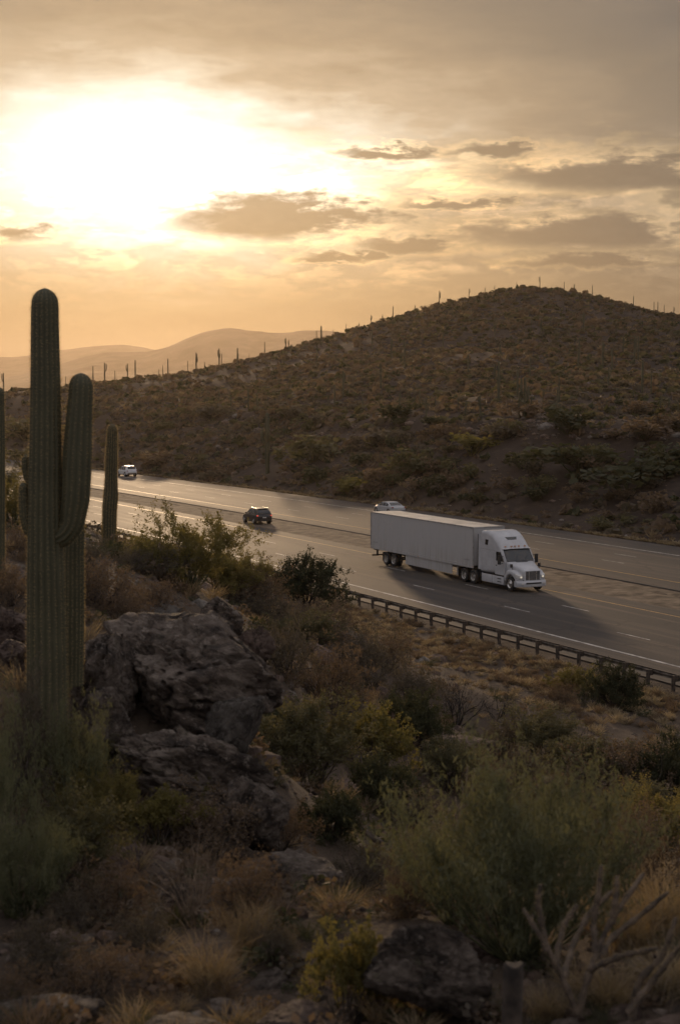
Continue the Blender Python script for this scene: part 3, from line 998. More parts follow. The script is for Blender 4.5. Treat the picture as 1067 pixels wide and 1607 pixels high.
def build_truck():
    s0, n0 = -112.3, 58.85
    x, y = road_xy(s0, n0)
    T = empty("semi_truck", (float(x), float(y), 0.006), YAW)
    tag(T, "white semi truck with sleeper cab hauling a long plain white box trailer", "truck")
    # ---- trailer
    L = 16.15
    box = MB().box(0.0, L, -1.29, 1.29, 1.32, 4.05).build("trailer_body", M['trailer_white'], T, None, 0.02)
    MB().grid(lambda u, v: (0.02 + (L - 0.04) * u, -1.27 + 2.54 * v, 4.062 + 0.035 * (1 - (2 * v - 1) ** 2) + 0.004 * math.sin(u * 90)), 90, 6).build("roof", M['trailer_roof'], box, 1.0)
    tr = MB()
    for sy in (-1, 1):
        tr.box(-0.01, L + 0.01, sy * 1.30 - 0.015, sy * 1.30 + 0.015, 3.99, 4.085)
    tr.box(L - 0.015, L + 0.022, -1.285, 1.285, 3.985, 4.09)
    tr.build("top_rail", M['trailer_rail'], box, None, 0.006)
    br = MB()
    for sy in (-1, 1):
        br.box(0.0, L, sy * 1.302 - 0.012, sy * 1.302 + 0.012, 1.13, 1.36)
    br.build("bottom_rail", M['trailer_white'], box, None, 0.005)
    MB().box(0.05, L - 0.05, -1.24, 1.24, 1.15, 1.31).build("floor_frame", M['chassis'], T)
    for (xx, yy) in ((L - 0.05, -1.297), (L - 0.05, 1.297), (0.05, -1.297), (0.05, 1.297)):
        MB().box(xx - 0.075, xx + 0.075, yy - 0.018, yy + 0.018, 1.36, 3.985).build("corner_post", M['trailer_rail'], box, None, 0.006)
    # vertical panel joints: thin proud battens on the near and far skin
    jm = MB().box(-0.02, 0.02, -0.006, 0.006, 1.362, 3.986).mesh("panel_seam")
    for k in range(1, 13):
        for sy in (-1, 1):
            j = link_mesh("panel_seam", jm, box, M['trailer_seam'])
            j.location = (k * L / 13, sy * 1.292, 0)
    # rivets and scuffs on the lower rail
    rv = MB()
    rng = random.Random(4)
    for k in range(64):
        xx = 0.25 + k * 0.247
        if rng.random() < 0.75:
            rv.box(xx, xx + rng.uniform(0.03, 0.10), -1.3165, -1.313, 1.30, 1.318)
    rv.build("rivet_row", M['chassis'], box)
    mk = MB()
    for (xa, n_, st) in ((0.45, 7, 0.11), (14.75, 8, 0.10)):
        for k in range(n_):
            mk.add([(xa + k * st, -1.2945, 1.62), (xa + k * st + 0.06, -1.2945, 1.62), (xa + k * st + 0.085, -1.2945, 1.72 + 0.03 * (k % 2)), (xa + k * st + 0.025, -1.2945, 1.72)], [(0, 1, 2, 3)])
    mk.build("lettering", M['mark'], box)
    for xx in (0.12, 8.0, L - 0.14):
        MB().box(xx - 0.05, xx + 0.05, -1.325, -1.313, 1.20, 1.25).build("marker_light", M['amber'], box)
    for yy in (-0.65, 0.65):
        MB().box(-0.035, -0.003, yy - 0.60, yy + 0.60, 1.40, 3.96).build("rear_door", M['trailer_white'], box, None, 0.008)
    # side skirts
    for sy in (-1, 1):
        MB().box(5.8, 13.0, sy * 1.22 - 0.012, sy * 1.22 + 0.012, 0.40, 1.14).build("side_skirt", M['trailer_white'], T, None, 0.006)
    # landing gear
    for sy in (-1, 1):
        g = MB()
        g.box(13.35, 13.50, sy * 0.95 - 0.07, sy * 0.95 + 0.07, 0.42, 1.16)
        g.box(13.28, 13.57, sy * 0.95 - 0.14, sy * 0.95 + 0.14, 0.38, 0.42)
        g.bar((13.43, sy * 0.9, 0.7), (13.95, sy * 0.5, 1.15), 0.03)
        g.build("landing_gear", M['trailer_rail'], T)
    # rear underride guard
    u = MB()
    u.box(0.0, 0.12, -1.18, 1.18, 0.50, 0.62)
    for sy in (-1, 1):
        u.box(0.02, 0.12, sy * 0.72 - 0.06, sy * 0.72 + 0.06, 0.62, 1.16)
    u.box(0.02, 0.9, -1.05, -0.98, 1.0, 1.14)
    u.build("underride_guard", M['chassis'], T)
    # wheels
    steer = wheel_meshes(0.52, 0.30, 0.30, 0.05)
    dual = wheel_meshes(0.52, 0.28, 0.30, 0.05, True)
    for xx in (2.6, 3.86, 14.75, 16.05):
        MB().bar((xx, -1.0, 0.52), (xx, 1.0, 0.52), 0.075, 0.075, 10).build("axle", M['chassis'], T)
        for sy in (-1, 1):
            for off in (1.15, 0.80):
                add_wheel(T, dual, xx, sy * off, 0.52, M['chrome'], sy > 0)
    for xx in (2.05, 13.98):
        for sy in (-1, 1):
            MB().box(xx, xx + 0.02, sy * 0.98 - 0.3, sy * 0.98 + 0.3, 0.30, 1.0).build("mud_flap", M['black'], T)
    MB().box(1.9, 5.0, -0.55, -0.40, 0.85, 1.14).box(1.9, 5.0, 0.40, 0.55, 0.85, 1.14).build("bogie_frame", M['chassis'], T)
    # ---- tractor
    MB().box(13.95, 21.3, -0.45, -0.33, 0.72, 0.98).box(13.95, 21.3, 0.33, 0.45, 0.72, 0.98).box(14.6, 15.9, -0.55, 0.55, 0.99, 1.13).build("chassis_frame", M['chassis'], T)
    cabtab = [(16.98, 1.17, 0.98, 3.84, 0.16), (17.06, 1.22, 0.98, 3.93, 0.22), (17.6, 1.23, 0.98, 3.99, 0.26), (18.1, 1.23, 0.98, 3.98, 0.32), (18.5, 1.22, 0.98, 3.88, 0.36), (18.9, 1.21, 0.98, 3.66, 0.38),
              (19.25, 1.20, 0.98, 3.36, 0.36), (19.5, 1.19, 0.98, 3.08, 0.30), (19.66, 1.18, 0.98, 2.86, 0.22), (19.74, 1.17, 0.98, 2.80, 0.14), (20.0, 1.15, 0.98, 2.42, 0.10), (20.33, 1.12, 0.98, 1.97, 0.10)]
    fine = []
    for xx in np.linspace(16.98, 20.33, 54):
        hw, z0, z1, rr = interp(cabtab, xx)
        fine.append(rrect(xx, hw, z0, z1, rr, 6))
    cab = MB().loft(fine).build("cab", M['truck_white'], T, 0.5)

    def top_z(xx):
        return interp(cabtab, xx)[2]
    # windscreen in two panes with a dark surround
    MB().grid(lambda u, v: (19.755 + 0.555 * u + 0.03 * (1 - (2 * v - 1) ** 2), (2 * v - 1) * (1.03 + 0.05 * u), top_z(19.755 + 0.555 * u) + 0.012), 8, 12).build("windscreen", M['glass'], cab, 1.0)
    wf = MB()
    for (u0, u1, v0, v1) in ((-0.03, 0.03, 0, 1), (0.97, 1.03, 0, 1), (0, 1, -0.012, 0.015), (0, 1, 0.985, 1.012)):
        wf.grid(lambda u, v: (19.755 + 0.555 * (u0 + (u1 - u0) * u) + 0.03 * (1 - (2 * (v0 + (v1 - v0) * v) - 1) ** 2), (2 * (v0 + (v1 - v0) * v) - 1) * (1.03 + 0.05 * (u0 + (u1 - u0) * u)),
                              top_z(19.755 + 0.555 * (u0 + (u1 - u0) * u)) + 0.020), 6, 10)
    wf.build("windscreen_seal", M['black'], cab)
    for sy in (-0.5, 0.3):
        MB().bar((20.34, sy, 2.02), (20.05, sy + 0.45, 2.40), 0.012, 0.008, 6).build("wiper", M['black'], cab)
    # skylight in the roof fairing
    MB().grid(lambda u, v: (19.0 + 0.21 * u, (2 * v - 1) * (0.48 - 0.12 * u), top_z(19.0 + 0.21 * u) + 0.012), 4, 6).build("skylight", M['glass'], cab)
    sv = MB()
    for yy in (-0.8, -0.3, 0.0, 0.3, 0.8):
        z = top_z(19.58)
        sv.box(19.55, 19.66, yy - 0.05, yy + 0.05, z - 0.02, z + 0.045)
    sv.build("roof_marker_lights", M['amber'], cab, None, 0.008)
    MB().grid(lambda u, v: (19.62 + 0.26 * u, (2 * v - 1) * 1.14, 2.885 - 0.06 * u + 0.02 * (1 - (2 * v - 1) ** 2)), 3, 10).build("sun_visor", M['truck_white'], cab, 1.0)
    for sy in (-1, 1):
        y1 = sy * 1.243
        def plate(pts, yy, th=0.008):
            b = MB()
            n = len(pts)
            b.loft([[(px_, yy - sy * th, pz) for px_, pz in pts], [(px_, yy, pz) for px_, pz in pts]])
            return b
        plate([(18.95, 1.02), (20.12, 1.02), (20.22, 1.2), (20.26, 1.95), (19.72, 2.72), (18.98, 2.72)], sy * 1.224, 0.06).build("door", M['truck_white'], cab, None, 0.01)
        plate([(19.08, 1.98), (20.10, 1.98), (19.66, 2.62), (19.10, 2.62)], sy * 1.231, 0.006).build("door_window", M['glass'], cab)
        plate([(19.86, 1.98), (19.90, 1.98), (19.60, 2.62), (19.56, 2.62)], sy * 1.236, 0.008).build("window_bar", M['black'], cab)
        plate([(19.06, 1.62), (19.22, 1.62), (19.22, 1.69), (19.06, 1.69)], sy * 1.245, 0.02).build("door_handle", M['black'], cab)
        plate([(17.62, 2.98), (17.98, 2.98), (18.06, 3.36), (17.66, 3.36)], sy * 1.240, 0.012).build("sleeper_window", M['glass'], cab)
        plate([(17.3, 1.5), (18.8, 1.5), (18.8, 2.6), (17.3, 2.6)], sy * 1.234, 0.008).build("sleeper_panel", M['truck_white'], cab, None, 0.003)
        plate([(17.05, 2.66), (18.9, 2.66), (18.9, 2.685), (17.05, 2.685)], sy * 1.238, 0.01).build("panel_seam", M['trailer_rail'], cab)
        plate([(16.62, 1.15), (16.99, 1.15), (16.99, 3.7), (16.62, 3.62)], sy * 1.19, 0.03).build("side_extender", M['truck_white'], cab, None, 0.008)
        plate([(16.55, 1.15), (16.625, 1.15), (16.625, 3.63), (16.55, 3.60)], sy * 1.192, 0.035).build("extender_edge", M['black'], cab)
        # side fairing over the tank, with steps
        fr = MB()
        loops = []
        for xx, hw in ((17.05, 1.16), (17.2, 1.22), (18.9, 1.22), (19.9, 1.21), (20.02, 1.18)):
            loops.append(rrect(xx, 0.16, 0.34, 0.92, 0.05, 3, sy * (hw - 0.16)))
        fr.loft(loops)
        f_ = fr.build("side_fairing", M['truck_white'], T, 0.5)
        MB().box(17.3, 19.9, sy * 1.10 - 0.10, sy * 1.10 + 0.10, 0.925, 0.985).build("step_gap", M['black'], f_)
        for zz in (0.50, 0.72):
            MB().box(19.25, 19.75, sy * 1.215 - 0.012, sy * 1.215 + 0.012, zz, zz + 0.06).build("step", M['black'], f_, None, 0.005)
        MB().box(18.55, 18.57, sy * 1.219 - 0.006, sy * 1.219 + 0.006, 0.37, 0.90).build("seam", M['chassis'], f_)
        # mirrors
        mr = MB().box(19.92, 20.05, sy * 1.52 - 0.12, sy * 1.52 + 0.12, 1.80, 2.42).build("mirror", M['black'], T, None, 0.03)
        MB().bar((19.98, sy * 1.20, 2.36), (19.98, sy * 1.44, 2.36), 0.02).bar((19.98, sy * 1.20, 1.86), (19.98, sy * 1.44, 1.86), 0.02).build("mirror_arm", M['black'], mr)
        hm = MB().bar((21.05, sy * 1.02, 1.38), (20.95, sy * 1.13, 1.74), 0.018)
        hm.box(20.90, 21.0, sy * 1.13 - 0.09, sy * 1.13 + 0.09, 1.66, 1.90)
        hm.build("hood_mirror", M['black'], T, None, 0.02)
        # front wing
        fd = []
        for xx in np.linspace(20.12, 21.72, 15):
            t = (xx - 20.85)
            zt, zi = np.interp(xx, [20.12, 20.35, 20.65, 21.0, 21.35, 21.6, 21.72], [1.12, 1.36, 1.50, 1.52, 1.43, 1.30, 1.18]), None
            zb = 0.52 + math.sqrt(max(0.0, 0.62 ** 2 - t * t)) if abs(t) < 0.62 else 0.62
            zb = min(zb, zt - 0.10)
            yo = np.interp(xx, [20.12, 20.5, 21.2, 21.72], [1.20, 1.24, 1.22, 1.08])
            yi = np.interp(xx, [20.12, 21.72], [0.80, 0.60])
            hw = (yo - yi) / 2
            fd.append(rrect(float(xx), float(hw), float(zb), float(zt), 0.16, 5, sy * float((yo + yi) / 2)))
        MB().loft(fd).build("wing", M['truck_white'], T, 0.6)
        # head lamp
        hl = []
        for xx, yc, hw, z0, z1 in ((21.36, 1.10, 0.05, 1.06, 1.26), (21.55, 1.02, 0.13, 0.97, 1.28), (21.72, 0.93, 0.17, 0.94, 1.22), (21.80, 0.86, 0.12, 0.97, 1.15)):
            hl.append(rrect(xx, hw, z0, z1, 0.05, 4, sy * yc))
        h_ = MB().loft(hl).build("headlamp", M['lens'], T, 0.7)
        MB().lathe_y([(0, 0.0), (0.02, 0.05), (0.0, 0.075)], 0, 0, 12)
        b = MB()
        b.loft([[(21.815 + 0.0, sy * 0.885 + 0.075 * math.cos(a), 1.055 + 0.065 * math.sin(a)) for a in np.linspace(0, 2 * math.pi, 13)[:-1]],
                [(21.845, sy * 0.885 + 0.055 * math.cos(a), 1.055 + 0.048 * math.sin(a)) for a in np.linspace(0, 2 * math.pi, 13)[:-1]]])
        b.build("bulb", M['headlamp'], h_)
        add_wheel(T, steer, 20.85, sy * 1.06, 0.52, M['chrome'], sy > 0)
    MB().bar((20.85, -0.9, 0.5), (20.85, 0.9, 0.5), 0.06).build("axle", M['chassis'], T)
    # hood
    hd = []
    for xx, hw, z0, z1, rr in ((20.28, 1.06, 0.95, 2.00, 0.20), (20.5, 1.02, 0.95, 1.97, 0.22), (20.9, 0.95, 0.9, 1.88, 0.24), (21.3, 0.85, 0.8, 1.76, 0.24), (21.6, 0.76, 0.7, 1.63, 0.20), (21.78, 0.69, 0.65, 1.53, 0.14), (21.86, 0.63, 0.68, 1.46, 0.08)):
        hd.append(rrect(xx, hw, z0, z1, rr, 6))
    hood = MB().loft(hd).build("hood", M['truck_white'], T, 0.5)
    MB().box(20.42, 20.55, -0.45, 0.45, 1.965, 1.99).build("cowl_vent", M['black'], hood)
    # grille
    gr = MB().box(21.855, 21.885, -0.56, 0.56, 0.84, 1.44).build("grille", M['black'], T)
    gb = MB()
    for zz in np.linspace(0.90, 1.38, 9):
        gb.box(21.885, 21.895, -0.54, 0.54, zz - 0.008, zz + 0.008)
    gb.build("grille_bars", M['trailer_rail'], gr)
    for yy in (-0.30, 0.30):
        MB().box(21.885, 21.905, yy - 0.022, yy + 0.022, 0.84, 1.44).build("grille_divider", M['chrome'], gr)
    gs = MB().box(21.86, 21.90, -0.62, 0.62, 1.442, 1.492).box(21.86, 21.90, -0.62, -0.562, 0.80, 1.44).box(21.86, 21.90, 0.562, 0.62, 0.80, 1.44).box(21.86, 21.90, -0.56, 0.56, 0.79, 0.838)
    gs.build("grille_surround", M['truck_white'], gr, None, 0.01)
    # bumper, curved round the corners
    bl = []
    for yy in np.linspace(-1.2, 1.2, 21):
        t = abs(yy) / 1.2
        xf = 22.06 - 0.34 * t ** 3.2
        bl.append([(xf - 0.30, float(yy), 0.40), (xf - 0.03, float(yy), 0.38), (xf, float(yy), 0.44), (xf + 0.015, float(yy), 0.62), (xf - 0.01, float(yy), 0.74), (xf - 0.06, float(yy), 0.79), (xf - 0.30, float(yy), 0.79)])
    bp = MB().loft(bl).build("bumper", M['truck_white'], T, 0.6)
    MB().grid(lambda u, v: (22.085 - 0.34 * (abs(2 * v - 1) * 0.62 / 1.2) ** 3.2, (2 * v - 1) * 0.62, 0.585 + 0.11 * u), 2, 10).build("lower_intake", M['black'], bp)
    MB().box(22.075, 22.09, -0.16, 0.16, 0.44, 0.55).build("number_plate", M['plate'], bp)
    for sy in (-1, 1):
        MB().box(21.97, 22.02, sy * 0.86 - 0.10, sy * 0.86 + 0.10, 0.55, 0.66).build("fog_lamp", M['lens'], bp, None, 0.01)
    MB().box(21.3, 21.8, -0.7, 0.7, 0.79, 0.86).build("bumper_gap", M['black'], bp)
    return T


build_truck()


def build_car(name, loc, rz, paint, label, L=4.55, W=1.84, H=1.66, lit=False, sedan=False):
    C = empty(name, loc, rz)
    tag(C, label, "car")
    hw = W / 2
    low = [(0.0, 0.74 * hw, 0.48, 0.86, .10), (0.05, 0.88 * hw, 0.38, 0.96, .12), (0.22, 0.97 * hw, 0.32, 1.02, .13), (0.8, hw, 0.27, 1.02, .13), (2.3, hw, 0.25, 0.99, .13), (3.2, 0.99 * hw, 0.26, 0.98, .14), (3.6, 0.98 * hw, 0.27, 0.96, .16),
           (4.05, 0.93 * hw, 0.29, 0.89, .17), (4.35, 0.84 * hw, 0.32, 0.79, .15), (4.5, 0.70 * hw, 0.40, 0.68, .10), (4.55, 0.6 * hw, 0.46, 0.62, .06)]
    k = L / 4.55
    loops = []
    for xx in np.linspace(0, 4.55, 40):
        a, z0, z1, rr = interp(low, xx)
        loops.append(rrect(xx * k - L / 2, a, z0, z1, rr, 5))
    body = MB().loft(loops).build("body", paint, C, 0.6)
    if sedan:
        top = [(0.55, 1.00), (0.80, 1.12), (1.2, H - 0.12), (1.6, H - 0.02), (2.1, H), (2.55, H - 0.05), (2.9, H - 0.18), (3.2, 1.10), (3.38, 0.98)]
    else:
        top = [(0.10, 1.00), (0.26, 1.28), (0.42, H - 0.14), (0.60, H - 0.04), (1.2, H), (2.0, H - 0.01), (2.5, H - 0.07), (2.85, H - 0.24), (3.15, 1.12), (3.34, 0.98)]
    xa, xb = top[0][0], top[-1][0]

    def tz(xx):
        return float(np.interp(xx, [t[0] for t in top], [t[1] for t in top]))

    def wid(xx, t):
        return (0.92 * hw) * (1 - t) + (0.70 * hw) * t * 1.0
    zb = 0.93

    def section(xx):
        z1 = max(tz(xx), zb + 0.03)
        t1 = (z1 - zb) / (H - zb)
        wb = 0.93 * hw; wt = 0.93 * hw - 0.20 * t1
        pts = [(wb, zb), (wb - 0.35 * (wb - wt), zb + 0.45 * (z1 - zb)), (wt, zb + 0.86 * (z1 - zb)), (wt - 0.07, zb + 0.97 * (z1 - zb)), (wt * 0.5, z1), (0, z1 + 0.012)]
        full = pts + [(-a, b) for a, b in pts[-2::-1]]
        return [(xx * k - L / 2, a, b) for a, b in full]
    gh = MB().loft([section(x_) for x_ in np.linspace(xa, xb, 34)]).build("cabin", paint, C, 0.6)

    def side(xx, t, sy, off):
        z1 = max(tz(xx), zb + 0.03)
        t1 = (z1 - zb) / (H - zb)
        wb = 0.93 * hw; wt = wb - 0.20 * t1
        f = t / 0.86
        a = wb - (wb - wt) * min(1, (0.35 * f / 0.523 if f < 0.523 else 0.35 + 0.65 * (f - 0.523) / 0.477))
        return (xx * k - L / 2, sy * (a + off), zb + t * (z1 - zb))
    wins = ((0.85, 1.55), (1.62, 2.28), (2.35, 2.95)) if not sedan else ((1.05, 1.55), (1.62, 2.28), (2.35, 3.0))
    for sy in (-1, 1):
        for (w0, w1) in wins:
            MB().grid(lambda u, v: side(w0 + (w1 - w0) * u, 0.14 + 0.66 * v, sy, 0.012), 6, 4).build("side_window", M['glass'], gh)
        for w0 in (1.58, 2.32):
            MB().box(w0 * k - L / 2 - 0.006, w0 * k - L / 2 + 0.006, sy * (hw - 0.004) - 0.006, sy * (hw - 0.004) + 0.006, 0.42, 0.90).build("door_seam", M['black'], body)
            MB().box((w0 - 0.26) * k - L / 2, (w0 - 0.10) * k - L / 2, sy * (hw + 0.004) - 0.012, sy * (hw + 0.004) + 0.012, 0.80, 0.83).build("door_handle", paint, body)
        mr = MB().box(2.78 * k - L / 2, 2.92 * k - L / 2, sy * (hw + 0.10) - 0.09, sy * (hw + 0.10) + 0.09, 0.99, 1.14).build("wing_mirror", paint, C, None, 0.03)
        MB().box(0.3 * k - L / 2, 4.1 * k - L / 2, sy * (hw - 0.01) - 0.02, sy * (hw - 0.01) + 0.02, 0.24, 0.36).build("sill", M['black'], body, None, 0.008)
        if not sedan:
            MB().bar((0.75 * k - L / 2, sy * 0.60 * hw * 1.15, H + 0.035), (2.3 * k - L / 2, sy * 0.60 * hw * 1.15, H + 0.025), 0.016, 0.016, 6).build("roof_rail", M['chrome'], gh)
        tl = MB().box(0.005 * k - L / 2, 0.20 * k - L / 2, sy * 0.82 * hw - 0.09, sy * 0.82 * hw + 0.09, 0.86, 0.97).build("tail_lamp", M['tail_red'] if lit else M['tail_off'], C, None, 0.02)
        MB().box(4.28 * k - L / 2, 4.46 * k - L / 2, sy * 0.66 * hw - 0.14, sy * 0.66 * hw + 0.14, 0.66, 0.78).build("headlamp", M['lens'], C, None, 0.03)
    r0, r1 = (0.20, 0.46) if not sedan else (0.72, 1.2)
    MB().grid(lambda u, v: ((r0 + (r1 - r0) * u) * k - L / 2 - 0.012, (2 * v - 1) * (0.72 - 0.06 * u) * hw, tz(r0 + (r1 - r0) * u) + 0.014), 6, 8).build("rear_window", M['glass'], gh, 1.0)
    MB().grid(lambda u, v: ((2.62 + 0.56 * u) * k - L / 2 + 0.01, (2 * v - 1) * (0.70 + 0.10 * u) * hw, tz(2.62 + 0.56 * u) + 0.016), 6, 8).build("windscreen", M['glass'], gh, 1.0)
    MB().box(-L / 2 - 0.03, -L / 2 + 0.06, -0.80 * hw, 0.80 * hw, 0.36, 0.56).build("rear_bumper", M['black'], C, None, 0.02)
    MB().box(-L / 2 - 0.012, -L / 2 + 0.01, -0.2, 0.2, 0.66, 0.78).build("number_plate", M['plate'], C)
    if not sedan:
        MB().box(0.42 * k - L / 2, 0.72 * k - L / 2, -0.6 * hw, 0.6 * hw, H - 0.02, H + 0.025).build("roof_spoiler", paint, gh, None, 0.01)
    wm = wheel_meshes(0.345, 0.22, 0.235, 0.04)
    for xx in (0.85, 3.68):
        for sy in (-1, 1):
            MB().loft([[(xx * k - L / 2 + 0.40 * math.cos(a), sy * (hw - 0.25), 0.36 + 0.40 * math.sin(a)) for a in np.linspace(0, 2 * math.pi, 25)[:-1]],
                       [(xx * k - L / 2 + 0.40 * math.cos(a), sy * (hw + 0.006), 0.36 + 0.40 * math.sin(a)) for a in np.linspace(0, 2 * math.pi, 25)[:-1]]]).build("wheel_arch", M['black'], body)
            add_wheel(C, wm, xx * k - L / 2, sy * (hw - 0.085), 0.345, M['chrome'], sy > 0)
    return C


def car_at(px, py):
    r_ = ray(px, py)
    t = -EYE / r_[2]
    return (r_[0] * t, r_[1] * t, 0.006)


AWAY = YAW + math.pi
build_car("car", car_at(403.5, 820.5), AWAY - 0.05, M['car_black'], "black hatchback seen from behind with its red tail lamps lit", H=1.62, lit=True)
build_car("car", car_at(199.5, 747.0), AWAY + 0.06, M['car_white'], "white sport utility vehicle seen from behind on the far lanes, small in the distance", L=4.6, W=1.88, H=1.72)
build_car("car", car_at(610.5, 807.0), AWAY, M['car_silver'], "white sedan mostly hidden behind the box trailer", L=4.75, W=1.84, H=1.48, sedan=True)

# ------------------------------------------------------------------ rocks
def ico_dirs(sub):
    bm = bmesh.new()
    bmesh.ops.create_icosphere(bm, subdivisions=sub, radius=1.0)
    V = np.array([v.co[:] for v in bm.verts])
    Fc = np.array([[v.index for v in f.verts] for f in bm.faces])
    bm.free()
    return V / np.linalg.norm(V, axis=1, keepdims=True), Fc


ICO = {k: ico_dirs(k) for k in (1, 2, 3, 5, 6)}


def n3(P, sc, seed, octs=4):
    return (fbm(P[:, 0] * sc + 5.1 * seed, P[:, 1] * sc + P[:, 2] * sc * 0.7, octs, seed) + fbm(P[:, 2] * sc - 3.3 * seed, P[:, 0] * sc * 0.6 - P[:, 1] * sc, octs, seed + 50)) * 0.7


def rock_mesh(name, seed, sub=5, planes=17, rough=0.16, flat=0.7):
    rng = np.random.RandomState(seed)
    D, Fc = ICO[sub]
    nrm = rng.normal(size=(planes, 3)); nrm[:, 2] *= 0.8
    nrm /= np.linalg.norm(nrm, axis=1, keepdims=True)
    h = rng.uniform(0.58, 0.98, planes)
    dots = D @ nrm.T
    rad = np.min(np.where(dots > 0.05, h[None] / np.maximum(dots, 0.05), 9), axis=1)
    rad = np.minimum(rad, 1.15)
    P = D * rad[:, None]
    n_ = n3(P, 1.7, seed, 5)
    ridg = np.abs(n3(P, 2.6, seed + 7, 4))
    strat = 0.014 * np.sin((P[:, 2] * 1.0 + 0.5 * P[:, 0] + 0.25 * n_) * 16)
    P = P * (1 + rough * n_ - 0.22 * np.exp(-(ridg / 0.05) ** 2) * 0.5 + strat * 0.6)[:, None]
    P = P + D * (0.085 * n3(P, 4.2, seed + 3, 3) + 0.05 * n3(P, 11.0, seed + 5, 3) - 0.05 * np.exp(-(np.abs(n3(P, 5.5, seed + 9, 3)) / 0.04) ** 2))[:, None]
    P[:, 2] *= flat
    return np_mesh(name, P, Fc, False)


rock_protos = [rock_mesh("rock%d" % k, 10 + k, 5) for k in range(5)]
small_protos = [rock_mesh("stone%d" % k, 60 + k, 3, 10, 0.12, 0.65) for k in range(4)]


def boulder(px, py, depth, wpx, hpx, label, mat='rock', proto=0, rz=0.0, tilt=(0, 0), deep=1.0, group=None, name="boulder", hi=False):
    """a boulder centred at that bearing and distance; width and height in photo pixels, turned into metres"""
    c = at_depth(px, py, depth)
    mpp = depth / F_PX
    me = rock_mesh("boulder", 200 + proto * 7 + int(px), 6 if hi else 5, 17, 0.17, 1.0)
    o = link_mesh(name, me, None, M[mat])
    o.location = c
    o.scale = (wpx * mpp / 2, wpx * mpp / 2 * deep, hpx * mpp / 2)
    o.rotation_euler = (tilt[0], tilt[1], rz)
    tag(o, label, "boulder", group)
    return o


boulder(308, 1072, 16.2, 345, 205, "largest pale streaked boulder at the top of the outcrop beside the tall saguaro", 'rock', 1, 0.4, (0.1, 0.42), 0.9, hi=True)
boulder(172, 1092, 15.6, 140, 170, "dark shaded boulder wedged between the tall saguaro and the big streaked boulder", 'rock', 2, 1.2, (0, 0.1), 0.9, hi=True)
boulder(370, 1135, 15.2, 100, 150, "pale flat faced slab leaning on the right flank of the outcrop", 'rock_pale', 3, 0.2, (0.2, 0.5), 0.6)
boulder(300, 1225, 14.2, 310, 150, "broad grey slab sloping down below the big streaked boulder", 'rock', 4, 0.7, (0.15, 0.4), 0.8, hi=True)
boulder(150, 1150, 14.3, 120, 130, "mossy rounded boulder at the foot of the tall saguaro", 'rock', 5, 0.1, (0, 0), 0.9)
boulder(345, 978, 28, 115, 84, "dark boulder standing behind the outcrop under the green palo verde bush", 'rock', 6, 0.5, (0, 0.2), 0.8)
boulder(405, 1010, 25, 60, 60, "small rusty boulder on the crest right of the dark boulder", 'rock_red', 7, 0.5, (0, 0), 1.0)
boulder(690, 1180, 45, 80, 60, "dark overhanging rock in the gully below the bare branching shrub", 'rock', 8, 0.9, (0, 0), 1.0)
boulder(725, 1172, 47, 120, 40, "low rock shelf beside the dark overhanging rock in the gully", 'rock_red', 9, 0.3, (0, 0.1), 1.3)
boulder(400, 1275, 13.4, 130, 110, "cracked brown boulder below the broad grey slab", 'rock', 10, 2.0, (0, 0.3), 0.9)
boulder(470, 1390, 12.3, 200, 95, "low shadowed ledge of broken rock in the middle of the foreground", 'rock', 11, 1.4, (0, 0.1), 1.0)
boulder(560, 1330, 16.5, 150, 90, "grey crumbly rock face in the dry wash", 'rock', 12, 0.2, (0, 0.2), 1.0)
boulder(672, 1528, 7.4, 240, 165, "smooth boulder with a pale streaked flank near the lower edge", 'rock', 13, 0.4, (0.1, 0.3), 0.7, hi=True)
boulder(738, 1545, 8.4, 190, 130, "brown sloping boulder against the short timber post", 'rock_red', 14, 0.3, (0.1, 0.4), 0.9, hi=True)
boulder(245, 1535, 8.6, 130, 90, "dark grey boulder behind the straw coloured grass clump", 'rock', 15, 0.1, (0, 0.1), 1.0)
boulder(432, 1560, 8.2, 110, 70, "dark stone right of the straw coloured grass clump", 'rock', 16, 0.6, (0, 0), 1.0)
boulder(95, 1530, 8.8, 90, 60, "small dark rock under the leafless grey shrub", 'rock', 17, 0.8, (0, 0), 1.0)
boulder(60, 1603, 7.4, 220, 50, "flat weathered rock in the bottom corner below the grey shrub", 'rock', 18, 0.8, (0, 0.05), 1.0)
boulder(290, 1618, 7.0, 170, 50, "brown broken rock shelf under the straw coloured grass clump", 'rock', 19, 0.4, (0, 0.05), 1.0)
boulder(470, 1603, 7.1, 140, 50, "low rock at the bottom edge below the yellow green bush", 'rock_red', 20, 0.4, (0, 0.05), 1.0)
boulder(15, 985, 20, 90, 80, "reddish rock left of the tall saguaro", 'rock_red', 21, 0.4, (0, 0.05), 1.0)
boulder(20, 1025, 17.5, 70, 50, "smaller reddish rock below the other one left of the tall saguaro", 'rock_red', 22, 1.4, (0, 0.05), 1.0)
boulder(250, 965, 27, 110, 34, "tan rock ledge behind the top of the outcrop", 'rock_pale', 23, 0.3, (0, 0.15), 0.8)


